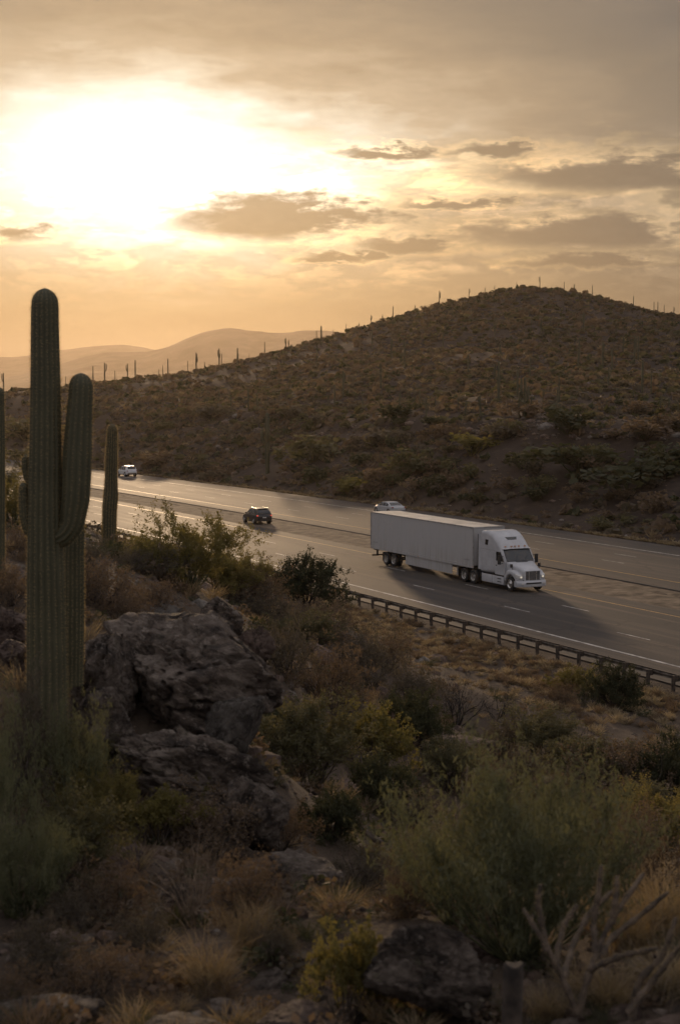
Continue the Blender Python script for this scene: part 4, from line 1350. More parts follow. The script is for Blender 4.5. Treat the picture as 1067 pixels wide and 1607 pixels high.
# ------------------------------------------------------------------ saguaros
def cactus_mat():
    m, N = new_mat("saguaro skin")
    tc = N.n('ShaderNodeTexCoord')
    f = N.noise(tc.outputs['Object'], 5.0, 5, 0.6)
    at_ = N.n('ShaderNodeAttribute', attribute_name='rib')
    c = N.ramp(f, [(0.3, (0.048, 0.047, 0.023)), (0.7, (0.084, 0.079, 0.040))])
    c = N.mix(N.m('MULTIPLY', at_.outputs['Fac'], 0.40), c, (0.150, 0.125, 0.075))
    p = N.n('ShaderNodeBsdfPrincipled')
    N.put(p.inputs['Base Color'], c)
    p.inputs['Roughness'].default_value = 0.6
    p.inputs['Specular IOR Level'].default_value = 0.35
    bn = N.n('ShaderNodeBump')
    bn.inputs['Strength'].default_value = 0.4
    bn.inputs['Distance'].default_value = 0.01
    N.put(bn.inputs['Height'], N.noise(tc.outputs['Object'], 40.0, 4, 0.7))
    N.put(p.inputs['Normal'], bn.outputs[0])
    return finish(m, N, p.outputs[0])


M['cactus'] = cactus_mat()


def frames(P):
    P = np.asarray(P, float)
    T = np.gradient(P, axis=0)
    T /= np.linalg.norm(T, axis=1, keepdims=True)
    u = np.cross(T[0], (0.3, 0.9, 0.1)); u /= np.linalg.norm(u)
    U = []
    for t in T:
        u = u - t * (u @ t); u /= np.linalg.norm(u)
        U.append(u.copy())
    U = np.array(U)
    return T, U, np.cross(T, U)


def fluted(path, radii, ribs=18, rings=70, per=4, depth=0.10, seed=1, spines=True, spine_len=0.035, spine_w=0.0016):
    """a ribbed column along a path, with its spines; the path ends in a dome"""
    rng = np.random.RandomState(seed)
    P = np.asarray(path, float)
    dl = np.concatenate([[0], np.cumsum(np.linalg.norm(np.diff(P, axis=0), axis=1))])
    L = dl[-1]
    t = np.concatenate([np.linspace(0, L - radii[-1] * 1.3, rings - 10)[:-1], L - radii[-1] * 1.3 * (1 - np.sin(np.linspace(0, math.pi / 2, 11)))])
    C = np.stack([np.interp(t, dl, P[:, k]) for k in range(3)], 1)
    for _ in range(6):
        C[1:-1] = (C[:-2] + 2 * C[1:-1] + C[2:]) / 4
    rad = np.interp(t, np.linspace(0, L, len(radii)), radii)
    e = np.clip((t - (L - radii[-1] * 1.3)) / (radii[-1] * 1.3), 0, 1)
    rad = rad * np.sqrt(np.maximum(0.0, 1 - e ** 2.2)) + 0.002
    rad = rad * (1 + 0.035 * np.array([vnoise(q * 2.3, seed * 3.0, seed) for q in t]))
    T, U, W = frames(C)
    m_ = ribs * per
    ph = np.linspace(0, 2 * math.pi, m_, endpoint=False)
    prof = np.abs(np.cos(ribs * ph / 2))
    prof = 1 - depth + depth * prof ** 0.8
    ring = rad[:, None] * prof[None]
    V = C[:, None] + ring[..., None] * (np.cos(ph)[None, :, None] * U[:, None] + np.sin(ph)[None, :, None] * W[:, None])
    k, n = len(t), m_
    i, j = np.meshgrid(np.arange(k - 1), np.arange(n), indexing='ij')
    a = (i * n + j).ravel(); b = (i * n + (j + 1) % n).ravel()
    Fq = np.stack([a, b, b + n, a + n], 1)
    rib = np.tile((prof - (1 - depth)) / depth, (k, 1)).ravel() ** 3
    Sv = Sf = None
    if spines:
        S = []
        for rb in range(ribs):
            pa = 2 * math.pi * rb / ribs
            ts = np.arange(0.03, L - 0.01, 0.03) + rng.uniform(-0.008, 0.008, len(np.arange(0.03, L - 0.01, 0.03)))
            r_ = np.interp(ts, t, rad)
            cc = np.stack([np.interp(ts, t, C[:, q]) for q in range(3)], 1)
            uu = np.stack([np.interp(ts, t, U[:, q]) for q in range(3)], 1)
            ww = np.stack([np.interp(ts, t, W[:, q]) for q in range(3)], 1)
            out = np.cos(pa) * uu + np.sin(pa) * ww
            base = cc + out * r_[:, None] * 0.99
            for _ in range(6):
                d = out + rng.normal(0, 0.75, out.shape)
                d /= np.linalg.norm(d, axis=1, keepdims=True)
                ln = rng.uniform(0.5, 1.1, (len(ts), 1)) * spine_len
                side = np.cross(d, rng.normal(size=d.shape)); side /= np.linalg.norm(side, axis=1, keepdims=True)
                S.append(np.stack([base - side * spine_w, base + side * spine_w, base + d * ln], 1))
        S = np.concatenate(S)
        Sv = S.reshape(-1, 3)
        Sf = np.arange(len(Sv)).reshape(-1, 3)
    return V.reshape(-1, 3), Fq, rib, Sv, Sf


def add_rib(me, rib):
    at_ = me.attributes.new('rib', 'FLOAT', 'POINT')
    at_.data.foreach_set('value', np.asarray(rib, np.float32))


def saguaro(base, columns, label, seed=1, ribs=18, rings=80, spines=True, group=None, sl=0.034, sw=0.0013):
    """columns: list of (part name, path relative to base, radii)"""
    root = empty("saguaro", tuple(base))
    for k, (nm, path, radii) in enumerate(columns):
        V, Fq, rib, Sv, Sf = fluted(path, radii, ribs if k == 0 else max(12, ribs - 4), rings, 4, 0.13, seed + k, spines, sl, sw)
        me = np_mesh(nm, V, Fq, True)
        add_rib(me, rib)
        o = link_mesh(nm, me, root, M['cactus'])
        if Sv is not None:
            link_mesh("spines", np_mesh("spines", Sv, Sf), o, M['spine'])
    tag(root, label, "cactus", group)
    return root


def px_path(base, depth, pts):
    return [tuple(at_depth(px, py, depth + dd) - base) for px, py, dd in pts]


D1 = 14.0
b1 = at_depth(73, 1195, D1)
mp = D1 / F_PX
saguaro(b1, [("trunk", px_path(b1, D1, [(73, 1195, 0), (74, 1050, 0), (72, 900, 0), (71, 800, 0), (72, 700, 0), (72, 600, 0), (71, 520, 0), (71, 452, 0)]),
              [32 * mp, 32 * mp, 31 * mp, 28 * mp, 25.5 * mp, 24 * mp, 22 * mp, 20.5 * mp]),
             ("arm", px_path(b1, D1, [(84, 846, 0.0), (100, 841, 0.0), (113, 824, 0.0), (119, 782, 0.0), (121.5, 720, 0), (124.5, 660, 0), (127, 620, 0), (128, 585, 0)]),
              [17 * mp, 19 * mp, 22 * mp, 22.5 * mp, 22 * mp, 20.5 * mp, 19 * mp, 17.5 * mp]),
             ("bud", px_path(b1, D1, [(56, 842, 0), (46, 832, 0), (40, 810, 0), (38, 785, 0), (38, 757, 0)]), [8 * mp, 9 * mp, 8.5 * mp, 8 * mp, 7 * mp]),
             ("bud", px_path(b1, D1, [(52, 762, 0.05), (45, 750, 0.05), (42, 735, 0.05), (41, 714, 0.05)]), [6 * mp, 7 * mp, 7 * mp, 6 * mp])],
        "tall saguaro cactus with one thick upright arm, rising from the rocks in the foreground", 3, 17, 110)
b2 = at_depth(115, 1075, D1 + 0.9)
saguaro(b2, [("trunk", px_path(b2, D1 + 0.9, [(115, 1075, 0), (116, 950, 0), (116, 870, 0), (118, 800, 0.0), (121, 735, 0)]), [17 * mp, 17.5 * mp, 17.5 * mp, 17 * mp, 14 * mp])],
        "shorter saguaro stem standing close behind the arm of the tall saguaro", 13, 16, 70)
hm = hit(172, 853, 30, 60)
D3 = float(hm[1])
m3 = D3 / F_PX
saguaro(hm, [("trunk", px_path(hm, D3, [(172, 862, 0), (172, 830, 0), (172.5, 800, 0), (173, 790, 0), (174.5, 780, 0), (175, 740, 0), (176, 700, 0), (177, 665, 0)]),
              [10 * m3, 10.5 * m3, 10.8 * m3, 11 * m3, 9.3 * m3, 9 * m3, 8.2 * m3, 7 * m3])],
        "single slender saguaro with a ringed neck beside the road, sunlit rim", 23, 16, 80, sl=0.06, sw=0.0048)
b4 = at_depth(-4, 900, 24)
saguaro(b4, [("trunk", px_path(b4, 24, [(-4, 910, 0), (-3, 800, 0), (-2, 700, 0), (-2, 607, 0)]), [0.12, 0.115, 0.105, 0.09])],
        "saguaro cut off by the frame at the far left edge", 33, 16, 70)


# ---- small saguaros on the hill: simpler meshes, each a cactus of its own
def far_saguaro_mesh(name, arms, seed):
    rng = np.random.RandomState(seed)
    Vs, Fs, rb = [], [], []
    off = 0

    def col(path, radii, ribs, rings):
        nonlocal off
        V, Fq, rib, _, _ = fluted(path, radii, ribs, rings, 2, 0.14, seed, False)
        Vs.append(V); Fs.append(Fq + off); rb.append(rib); off += len(V)
    col([(0, 0, -0.06), (0.004, 0, 0.5), (0, 0.004, 1.0)], [0.030, 0.034, 0.026], 10, 26)
    for k in range(arms):
        a = rng.uniform(0, 6.28); z0 = rng.uniform(0.35, 0.55); l = rng.uniform(0.18, 0.42); e = rng.uniform(0.07, 0.11)
        c, s = math.cos(a), math.sin(a)
        col([(0, 0, z0), (e * 0.7 * c, e * 0.7 * s, z0 + 0.005), (e * c, e * s, z0 + 0.05), (e * c, e * s, z0 + 0.05 + l)], [0.018, 0.022, 0.023, 0.018], 8, 22)
    me = np_mesh(name, np.concatenate(Vs), np.concatenate(Fs), True)
    add_rib(me, np.concatenate(rb))
    me.materials.append(M['cactus'])
    return me


far_sag = [far_saguaro_mesh("saguaro%d" % k, a, 40 + k) for k, a in enumerate((0, 0, 1, 2, 4))]


def put_saguaro(x, y, h, proto, label, group, rz=0.0, fat=1.0):
    o = link_mesh("saguaro", far_sag[proto])
    o.location = on_ground(x, y)
    o.scale = (h * fat, h * fat, h)
    o.rotation_euler = (0, 0, rz)
    tag(o, label, "cactus", group)
    return o


ORD = ("first second third fourth fifth sixth seventh eighth ninth tenth eleventh twelfth thirteenth fourteenth fifteenth sixteenth seventeenth eighteenth nineteenth twentieth "
       "twenty-first twenty-second twenty-third twenty-fourth twenty-fifth twenty-sixth twenty-seventh twenty-eighth twenty-ninth thirtieth thirty-first thirty-second thirty-third thirty-fourth thirty-fifth thirty-sixth thirty-seventh thirty-eighth thirty-ninth fortieth").split()
ORD += ["forty-" + w_ for w_ in ORD[:9]] + ["fiftieth"] + ["fifty-" + w_ for w_ in ORD[:9]] + ["sixtieth"] + ["sixty-" + w_ for w_ in ORD[:9]]


def from_summit(made, what):
    """made: list of (bearing, object); labels count outwards from the summit of the hill"""
    for side, sel in (("left", sorted((m for m in made if m[0] < 838), key=lambda m: -m[0])), ("right", sorted((m for m in made if m[0] >= 838), key=lambda m: m[0]))):
        for k, (_, o) in enumerate(sel):
            o['label'] = "%s on the skyline, %s to the %s of the hill's summit" % (what, ORD[k], side)


rs = random.Random(12)
made = []
sky_l = "slim saguaro silhouetted on the skyline of the hill"
for (px, yt, yb) in ((8, 587, 612), (94, 597, 612), (105, 599, 612), (148, 586, 608), (166, 582, 607), (202, 583, 604), (214, 577, 602), (265, 570, 592), (296, 572, 586), (309, 560, 583), (345, 553, 577), (349, 560, 577), (375, 560, 572),
                     (416, 543, 562), (449, 534, 551), (454, 538, 551), (497, 527, 541), (523, 526, 536), (543, 518, 530), (582, 504, 518), (616, 491, 508), (688, 469, 487), (734, 460, 473), (759, 458, 467), (774, 455, 464), (808, 445, 454),
                     (182, 592, 606), (251, 587, 597), (257, 583, 597), (322, 570, 580), (392, 558, 567), (476, 538, 546), (563, 514, 523), (600, 502, 512), (650, 488, 498),
                     (844, 434, 448), (882, 441, 452), (898, 445, 456), (926, 447, 461), (990, 467, 482), (1022, 480, 494), (1028, 481, 496), (1038, 487, 500), (1053, 490, 502)):
    best = None
    for d in np.linspace(380, 560, 60):           # the crest along this bearing
        x = (px - 533.5) / F_PX * d
        z = float(height(x, d))
        e = (z - EYE) / d
        if best is None or e > best[0]:
            best = (e, x, d)
    _, x, d = best
    h = (yb - yt) * d / F_PX * 1.25
    o_ = put_saguaro(x, d, h, rs.choice((0, 1, 1, 2, 3)) if px not in (309, 345, 449) else 3, sky_l, "saguaros on the skyline", rs.uniform(0, 6), 0.95)
    made.append((px, o_))
from_summit(made, "slim saguaro")
for (px, yt, yb, pr, lab) in ((823, 592, 656, 4, "many armed saguaro on the bench below the hill"), (814, 622, 656, 0, "short saguaro left of the many armed saguaro on the bench"), (833, 622, 655, 1, "short saguaro right of the many armed saguaro on the bench"),
                              (753, 620, 656, 2, "lone saguaro at the rim of the bench above the truck"), (420, 648, 742, 3, "dark tall saguaro at the foot of the cut slope above the black car"),
                              (525, 603, 641, 2, "saguaro with a raised arm standing on the slope above the far lanes"), (363, 620, 645, 0, "small saguaro on the slope left of the tall dark one"),
                              (390, 610, 646, 2, "medium saguaro on the slope above the tall dark one"), (404, 616, 642, 0, "thin saguaro just right of the medium one on the slope"), (344, 612, 634, 1, "thin pale saguaro low on the hazy slope"),
                              (515, 620, 640, 1, "little saguaro left of the one with a raised arm"), (877, 606, 640, 2, "saguaro standing on the hill foot right of the bench")):
    g = hit(px, yb, 90)
    if g is None: continue
    put_saguaro(g[0], g[1], (yb - yt) * g[1] / F_PX, pr, lab, None, rs.uniform(0, 6), 1.15)
made = []
for k in range(34):
    g = hit(rs.uniform(330, 1060), rs.uniform(500, 632), 200)
    if g is None: continue
    made.append((g[0] / g[1], put_saguaro(g[0], g[1], rs.uniform(3.0, 6.0), rs.choice((0, 1, 1, 2, 3)), "x", "saguaros on the hillside", rs.uniform(0, 6), 1.1)))
for k, (_, o_) in enumerate(sorted(made, key=lambda m: m[0])):
    o_['label'] = "small saguaro on the open face of the hill, %s from the left" % ORD[k]
made = []
bench_l = "small saguaro in the scattered stand along the bench below the hill"
for k in range(26):
    px = rs.uniform(850, 1067) if k < 13 else rs.uniform(560, 850)
    yb = rs.uniform(628, 658)
    g = hit(px, yb, 150)
    if g is None: continue
    made.append((px, put_saguaro(g[0], g[1], rs.uniform(14, 30) * g[1] / F_PX, rs.choice((0, 0, 1, 2)), bench_l, "saguaros on the bench", rs.uniform(0, 6), 1.2)))
for k, (_, o_) in enumerate(sorted(made, key=lambda m: -m[0])):
    o_['label'] = "small saguaro in the stand on the bench below the hill, %s from the right" % ORD[k]


# ------------------------------------------------------------------ shrubs: tapered stems and leaf faces, built once per kind at unit size
def tubes(S, sides=3, thin=0.0):
    """segments (p0, p1, r0, r1) as little prisms; segments thinner than `thin` as narrow ribbons"""
    p0 = np.array([s[0] for s in S]); p1 = np.array([s[1] for s in S])
    r0 = np.array([s[2] for s in S]); r1 = np.array([s[3] for s in S])
    d = p1 - p0
    d /= np.linalg.norm(d, axis=1, keepdims=True) + 1e-9
    ref = np.where(np.abs(d[:, 2:3]) < 0.9, np.array([[0, 0, 1.0]]), np.array([[1.0, 0, 0]]))
    u = np.cross(d, ref); u /= np.linalg.norm(u, axis=1, keepdims=True)
    w = np.cross(d, u)
    Vs, Fs = [], []
    off = 0
    for sel, k_ in ((r0 >= thin, sides), (r0 < thin, 2)):
        n = int(sel.sum())
        if n == 0: continue
        A, B = [], []
        ph0 = (np.arange(n) * 2.399)[:, None] if k_ == 2 else 0.0
        for k in range(k_):
            a = 2 * math.pi * k / k_ + ph0
            o_ = np.cos(a) * u[sel] + np.sin(a) * w[sel]
            A.append(p0[sel] + o_ * r0[sel][:, None]); B.append(p1[sel] + o_ * r1[sel][:, None])
        V = np.stack(A + B, 1).reshape(-1, 3)
        base = (np.arange(n) * 2 * k_)[:, None] + off
        if k_ == 2:
            Fs.append(np.concatenate([base, base + 1, base + 3, base + 2], 1))
        else:
            Fs.append(np.concatenate([np.concatenate([base + k, base + (k + 1) % k_, base + (k + 1) % k_ + k_, base + k + k_], 1) for k in range(k_)]))
        Vs.append(V); off += len(V)
    return np.concatenate(Vs), np.concatenate(Fs)


def leaves(C, rng, size, aspect=2.0, up=0.3, var=0.5):
    """one diamond face for each leaf"""
    n = len(C)
    d = rng.normal(size=(n, 3)); d[:, 2] += up
    d /= np.linalg.norm(d, axis=1, keepdims=True)
    s = np.cross(d, rng.normal(size=(n, 3))); s /= np.linalg.norm(s, axis=1, keepdims=True)
    sz = size * rng.uniform(1 - var, 1 + var, (n, 1))
    V = np.stack([C - d * sz * 0.5, C + s * sz * 0.5 / aspect, C + d * sz * 0.5, C - s * sz * 0.5 / aspect], 1)
    return V.reshape(-1, 3), np.arange(4 * n).reshape(-1, 4)


def grow_shrub(seed, stems=24, spread=0.55, levels=3, kids=3, wob=0.22, up=0.10, r=0.012, first=0.55, shrink=0.55, kid_angle=0.6, steps=4, tip_leaf=True, flat=1.0):
    rng = np.random.RandomState(seed)
    S, tips = [], []

    def go(p, d, ln, rad, lev):
        st = ln / steps
        for k in range(steps):
            d = d + rng.normal(0, wob, 3) + np.array([0, 0, up])
            d = d / np.linalg.norm(d)
            q = p + d * st
            ra = rad * (1 - 0.55 * k / steps); rb = rad * (1 - 0.55 * (k + 1) / steps)
            S.append((p, q, ra, rb))
            if lev <= 1:
                tips.append((p, q))
            if lev > 0 and k >= 1:
                for _ in range(kids if k == steps - 1 else max(1, kids - 1)):
                    dd = d + rng.normal(0, kid_angle, 3)
                    dd /= np.linalg.norm(dd)
                    go(q, dd, ln * shrink * rng.uniform(0.7, 1.2), rb * 0.62, lev - 1)
            p = q
    for k in range(stems):
        a = rng.uniform(0, 2 * math.pi)
        tilt = spread * math.sqrt(rng.uniform(0, 1))
        d = np.array([math.sin(tilt) * math.cos(a), math.sin(tilt) * math.sin(a), math.cos(tilt) * flat])
        d /= np.linalg.norm(d)
        go(np.array([0.03 * math.cos(a), 0.03 * math.sin(a), -0.03]), d, first * rng.uniform(0.75, 1.15), r * rng.uniform(0.7, 1.2), levels)
    return S, tips, rng


def shrub_proto(kind, seed, n_leaf, leaf, aspect, stem_mat, leaf_mat_, up_leaf=0.4, sides=3, **kw):
    S, tips, rng = grow_shrub(seed, **kw)
    V, Fq = tubes(S, sides, 0.0052)
    Lv = Lf = None
    if n_leaf:
        idx = rng.randint(0, len(tips), n_leaf)
        a = np.array([t[0] for t in tips])[idx]; b = np.array([t[1] for t in tips])[idx]
        t = rng.uniform(0, 1, (n_leaf, 1))
        C = a + (b - a) * t + rng.normal(0, leaf * 0.5, (n_leaf, 3))
        Lv, Lf = leaves(C, rng, leaf, aspect, up_leaf)
        allv = np.concatenate([V, Lv])
    else:
        allv = V
    # unit size: one metre tall and one metre across
    h = np.percentile(allv[:, 2], 99.0)
    w = np.percentile(np.abs(allv[:, :2]), 97.5) * 2
    sc = np.array([1 / w, 1 / w, 1 / h])
    sm = np_mesh(kind + "_stems", V * sc, Fq)
    sm.materials.append(M[stem_mat])
    lm = None
    if n_leaf:
        lm = np_mesh(kind + "_foliage", Lv * sc, Lf)
        lm.materials.append(M[leaf_mat_])
    return sm, lm


PROTO = {}
for v in (0, 1):
    PROTO['green', v] = shrub_proto('green', 100 + v, 15000, 0.030, 2.6, 'stem', 'leaf_green', stems=26, spread=0.62, levels=3, kids=2, steps=4, first=0.5, up=0.10, wob=0.14, kid_angle=0.42)
    PROTO['yellow', v] = shrub_proto('yellow', 110 + v, 11000, 0.032, 1.8, 'stem', 'leaf_yellow', stems=26, spread=1.05, levels=3, kids=2, steps=3, first=0.42, up=0.08, wob=0.2, kid_angle=0.6)
    PROTO['brown', v] = shrub_proto('brown', 120 + v, 8000, 0.022, 1.8, 'stem', 'leaf_brown', stems=28, spread=1.0, levels=3, kids=2, steps=4, first=0.42, up=0.03, wob=0.26, kid_angle=0.75)
    PROTO['grey', v] = shrub_proto('grey', 130 + v, 8000, 0.022, 2.0, 'stem', 'leaf_grey', stems=26, spread=0.95, levels=3, kids=2, steps=4, first=0.42, up=0.05, wob=0.24, kid_angle=0.7)
    PROTO['dark', v] = shrub_proto('dark', 140 + v, 26000, 0.026, 2.0, 'stem_dark', 'leaf_dark', stems=34, spread=1.15, levels=3, kids=2, steps=4, first=0.4, up=0.06, wob=0.2, kid_angle=0.65)
    PROTO['wispy', v] = shrub_proto('wispy', 150 + v, 26000, 0.026, 2.8, 'stem_green', 'leaf_wispy', stems=26, spread=0.75, levels=3, kids=2, steps=4, first=0.5, up=0.06, wob=0.17, kid_angle=0.5)
    PROTO['feather', v] = shrub_proto('feather', 155 + v, 24000, 0.040, 5.5, 'stem_green', 'leaf_feather', 1.6, stems=60, spread=1.15, levels=3, kids=2, steps=4, first=0.60, up=0.10, wob=0.08, kid_angle=0.28)
PROTO['sparse', 0] = shrub_proto('sparse', 158, 5200, 0.040, 4.5, 'stem_green', 'leaf_feather', 1.2, stems=13, spread=0.7, levels=3, kids=2, steps=4, first=0.6, up=0.05, wob=0.12, kid_angle=0.40)
PROTO['bare', 0] = shrub_proto('bare', 160, 0, 0, 1, 'stem_dark', None, stems=16, spread=0.95, levels=3, kids=2, steps=5, first=0.55, up=0.06, wob=0.15, kid_angle=0.45, r=0.010, sides=4)
PROTO['bare', 1] = shrub_proto('bare', 161, 0, 0, 1, 'stem_dark', None, stems=12, spread=1.0, levels=3, kids=2, steps=5, first=0.55, up=0.03, wob=0.22, kid_angle=0.6, r=0.011, sides=4)
PROTO['sticks', 0] = shrub_proto('sticks', 170, 0, 0, 1, 'stem_pale', None, stems=30, spread=0.7, levels=2, kids=1, steps=4, first=0.62, up=0.02, wob=0.20, kid_angle=0.5, r=0.009, sides=4)


def grass_proto(seed, n=260, mat='straw', spread=0.6, curl=0.5, width=0.008):
    rng = np.random.RandomState(seed)
    a = rng.uniform(0, 2 * math.pi, n)
    tl = spread * np.sqrt(rng.uniform(0, 1, n))
    ln = rng.uniform(0.45, 1.05, n)
    base = np.stack([0.12 * rng.normal(size=n), 0.12 * rng.normal(size=n), np.full(n, -0.03)], 1)
    out = np.stack([np.cos(a), np.sin(a), np.zeros(n)], 1)
    side = np.stack([-np.sin(a), np.cos(a), np.zeros(n)], 1)
    side = side * np.cos(0.9) + rng.normal(0, 0.5, (n, 3))
    side /= np.linalg.norm(side, axis=1, keepdims=True)
    V = []
    for k, t in enumerate((0, 0.35, 0.7, 1.0)):
        th = tl + curl * t * t * rng.uniform(0.3, 1.2, n)
        c = base + (out * (np.sin(th) * ln * t)[:, None]) + np.array([0, 0, 1.0]) * (np.cos(th) * ln * t)[:, None]
        w = width * (1 - 0.85 * t)
        V += [c - side * w, c + side * w]
    V = np.stack(V, 1).reshape(-1, 3)
    b = (np.arange(n) * 8)[:, None]
    Fq = np.concatenate([np.concatenate([b + 2 * k, b + 2 * k + 1, b + 2 * k + 3, b + 2 * k + 2], 1) for k in range(3)])
    me = np_mesh("grass_blades", V, Fq)
    me.materials.append(M[mat])
    return me


GRASS = [grass_proto(5, 420, 'straw', 0.75, 0.5), grass_proto(6, 420, 'straw_pale', 0.9, 0.6), grass_proto(7, 420, 'straw', 0.55, 0.4)]


def shrub(px, py, w, h, kind, label, var=0, name=None, depth=None, group=None, cat="bush", sink=0.0):
    """a shrub whose foot stands at that place of the slope; width and height in photo pixels at its distance"""
    g = hit(px, py) if depth is None else at_depth(px, py, depth)
    if g is None:
        return None
    if depth is not None:
        g[2] = float(height(g[0], g[1])) if abs(g[2] - float(height(g[0], g[1]))) < 0.8 else g[2]
    d = float(g[1])
    mpp = d / F_PX
    g = g - np.array([0, 0, sink])
    nm = name or {'green': 'creosote_bush', 'yellow': 'brittlebush', 'brown': 'dry_shrub', 'grey': 'grey_shrub', 'dark': 'dark_shrub', 'wispy': 'palo_verde_bush', 'feather': 'palo_verde_bush', 'sparse': 'palo_verde_bush', 'bare': 'bare_shrub', 'sticks': 'dead_shrub'}[kind]
    sm, lm = PROTO[kind, var]
    root = empty(nm, tuple(g), rs.uniform(0, 6.28), (w * mpp, w * mpp, h * mpp))
    link_mesh("stems", sm, root)
    if lm is not None:
        link_mesh("foliage", lm, root)
    tag(root, label, cat, group)
    return root


def grass(px, py, w, h, label, proto=0, group=None, depth=None):
    g = hit(px, py) if depth is None else at_depth(px, py, depth)
    if g is None: return None
    mpp = g[1] / F_PX
    o = link_mesh("grass_clump", GRASS[proto])
    o.location = g
    o.scale = (w * mpp * 0.8, w * mpp * 0.8, h * mpp)
    o.rotation_euler = (0, 0, rs.uniform(0, 6))
    tag(o, label, "grass", group)
    return o


# ---- the shrubs one can tell apart, from the road towards the camera
shrub(300, 930, 190, 128, 'wispy', "wispy yellow green palo verde bush right of the slender saguaro", 0)
shrub(355, 935, 130, 75, 'wispy', "smaller wispy bush leaning right of the palo verde bush", 1)
shrub(238, 905, 90, 60, 'yellow', "low yellowish bush between the slender saguaro and the palo verde bush", 0)
shrub(480, 948, 118, 74, 'dark', "dense dark green bush in front of the guardrail's hidden end", 0)
shrub(420, 985, 120, 70, 'grey', "grey brown brush on the crest left of the dense dark bush", 0)
shrub(500, 1010, 130, 70, 'brown', "brown brush just below the dense dark green bush", 0)
shrub(450, 1065, 150, 110, 'grey', "large grey green shrub on the slope right of the outcrop", 1)
shrub(580, 1085, 150, 110, 'grey', "grey wispy shrub above the middle of the slope", 0)
shrub(520, 1115, 150, 110, 'brown', "brown twiggy shrub in the middle of the slope", 1)
shrub(610, 1050, 90, 55, 'brown', "low brown shrub on the edge of the dirt track", 0)
shrub(650, 1170, 110, 85, 'dark', "dark shrub above the overhanging rock", 1)
shrub(570, 1215, 150, 110, 'yellow', "yellow green bush lit on top in the centre of the slope", 1)
shrub(490, 1245, 170, 150, 'green', "big olive bush right below the outcrop", 0)
shrub(600, 1275, 120, 90, 'dark', "dark olive bush low in the gully", 0)
shrub(430, 1180, 100, 80, 'dark', "dark bush in the hollow beside the pale flat slab", 1)
shrub(715, 1140, 150, 108, 'bare', "bare dark branching shrub on the dirt track", 0)
shrub(780, 1130, 80, 70, 'bare', "smaller bare shrub right of the bare branching one", 1)
shrub(845, 1195, 150, 85, 'green', "round olive green bush below the dirt track", 1)
shrub(785, 1185, 90, 60, 'grey', "grey bush left of the round olive one below the track", 0)
shrub(890, 1200, 110, 90, 'bare', "dark leafless shrub in front of the round olive bush", 1)
shrub(965, 1110, 95, 66, 'dark', "dense dark bush beside the guardrail posts", 1)
shrub(905, 1085, 80, 40, 'yellow', "low yellow green bush beside the guardrail left of the dark one", 0)
shrub(875, 1110, 70, 40, 'brown', "low tan bush left of the dark bush by the guardrail", 1)
shrub(960, 1260, 180, 100, 'brown', "wide dark brown thicket above the big feathery bush", 0)
shrub(1050, 1265, 150, 110, 'dark', "dark shrub at the right edge behind the golden grass", 0)
shrub(900, 1290, 130, 80, 'grey', "grey shrub between the brown thicket and the feathery bush", 1)
shrub(1010, 1215, 100, 60, 'grey', "small grey shrub above the brown thicket at the right", 0)
shrub(740, 1250, 120, 60, 'brown', "brown brush behind the tall pale cholla stems", 1)
shrub(815, 1508, 400, 330, 'feather', "big feathery green bush filling the lower right", 0)
shrub(712, 1450, 170, 170, 'feather', "smaller feathery green bush at the left side of the big one", 1)
shrub(300, 1265, 120, 85, 'yellow', "mottled yellow green bush growing on the broad grey slab", 0, sink=-0.05)
shrub(330, 1345, 190, 110, 'brown', "brown thicket below the yellow green bush on the slab", 0)
shrub(245, 1330, 150, 90, 'yellow', "olive bush in the brown thicket left of the dead sticks", 1)
shrub(440, 1335, 110, 80, 'brown', "rusty brown bush right of the broad grey slab", 1)
shrub(300, 1455, 160, 160, 'sticks', "tangle of pale dead sticks in the middle of the foreground", 0)
shrub(270, 1450, 70, 110, 'bare', "dark forked dead branch among the pale sticks", 1)
shrub(445, 1440, 130, 90, 'sticks', "dead grey shrub over the shadowed ledge", 0)
shrub(30, 1255, 150, 230, 'grey', "tall grey brown shrub at the left edge below the saguaro", 0)
shrub(105, 1400, 190, 165, 'green', "large green leafy bush in front of the tall saguaro", 1)
shrub(35, 1440, 170, 170, 'feather', "soft feathery green bush at the left edge of the foreground", 1)
shrub(25, 1330, 80, 170, 'bare', "thin dark bare branch rising at the left edge", 1)
shrub(115, 1265, 130, 130, 'green', "pale green sprawling plant on the mossy boulder", 0)
shrub(60, 1545, 140, 120, 'grey', "leafless grey shrub in the lower left", 1)
shrub(180, 1460, 170, 110, 'brown', "russet brush left of the pale dead sticks", 1)
shrub(120, 1470, 120, 90, 'grey', "grey tuft between the russet brush and the grey shrub", 0)
shrub(545, 1612, 165, 165, 'yellow', "rounded yellow green bush near the bottom edge", 1)
shrub(160, 955, 120, 80, 'brown', "brown shrub behind the tall saguaro's short neighbour", 0)
shrub(200, 985, 90, 60, 'brown', "tan twiggy shrub on the saddle behind the outcrop", 1)
shrub(15, 950, 90, 70, 'brown', "russet shrub at the left edge behind the tall saguaro", 1)
shrub(140, 890, 90, 45, 'grey', "grey brush under the slender saguaro", 0)
shrub(205, 895, 80, 40, 'grey', "dry brush right of the slender saguaro's foot", 1)
shrub(20, 830, 110, 80, 'wispy', "hazy green bush at the left edge near the road", 1)
shrub(-15, 790, 90, 60, 'green', "round green bush at the left edge behind the cut off saguaro", 0)
shrub(640, 1380, 120, 80, 'grey', "grey dry shrub in the wash left of the feathery bush", 0)
shrub(990, 1420, 200, 150, 'brown', "russet twiggy bush behind the dead cholla", 1)
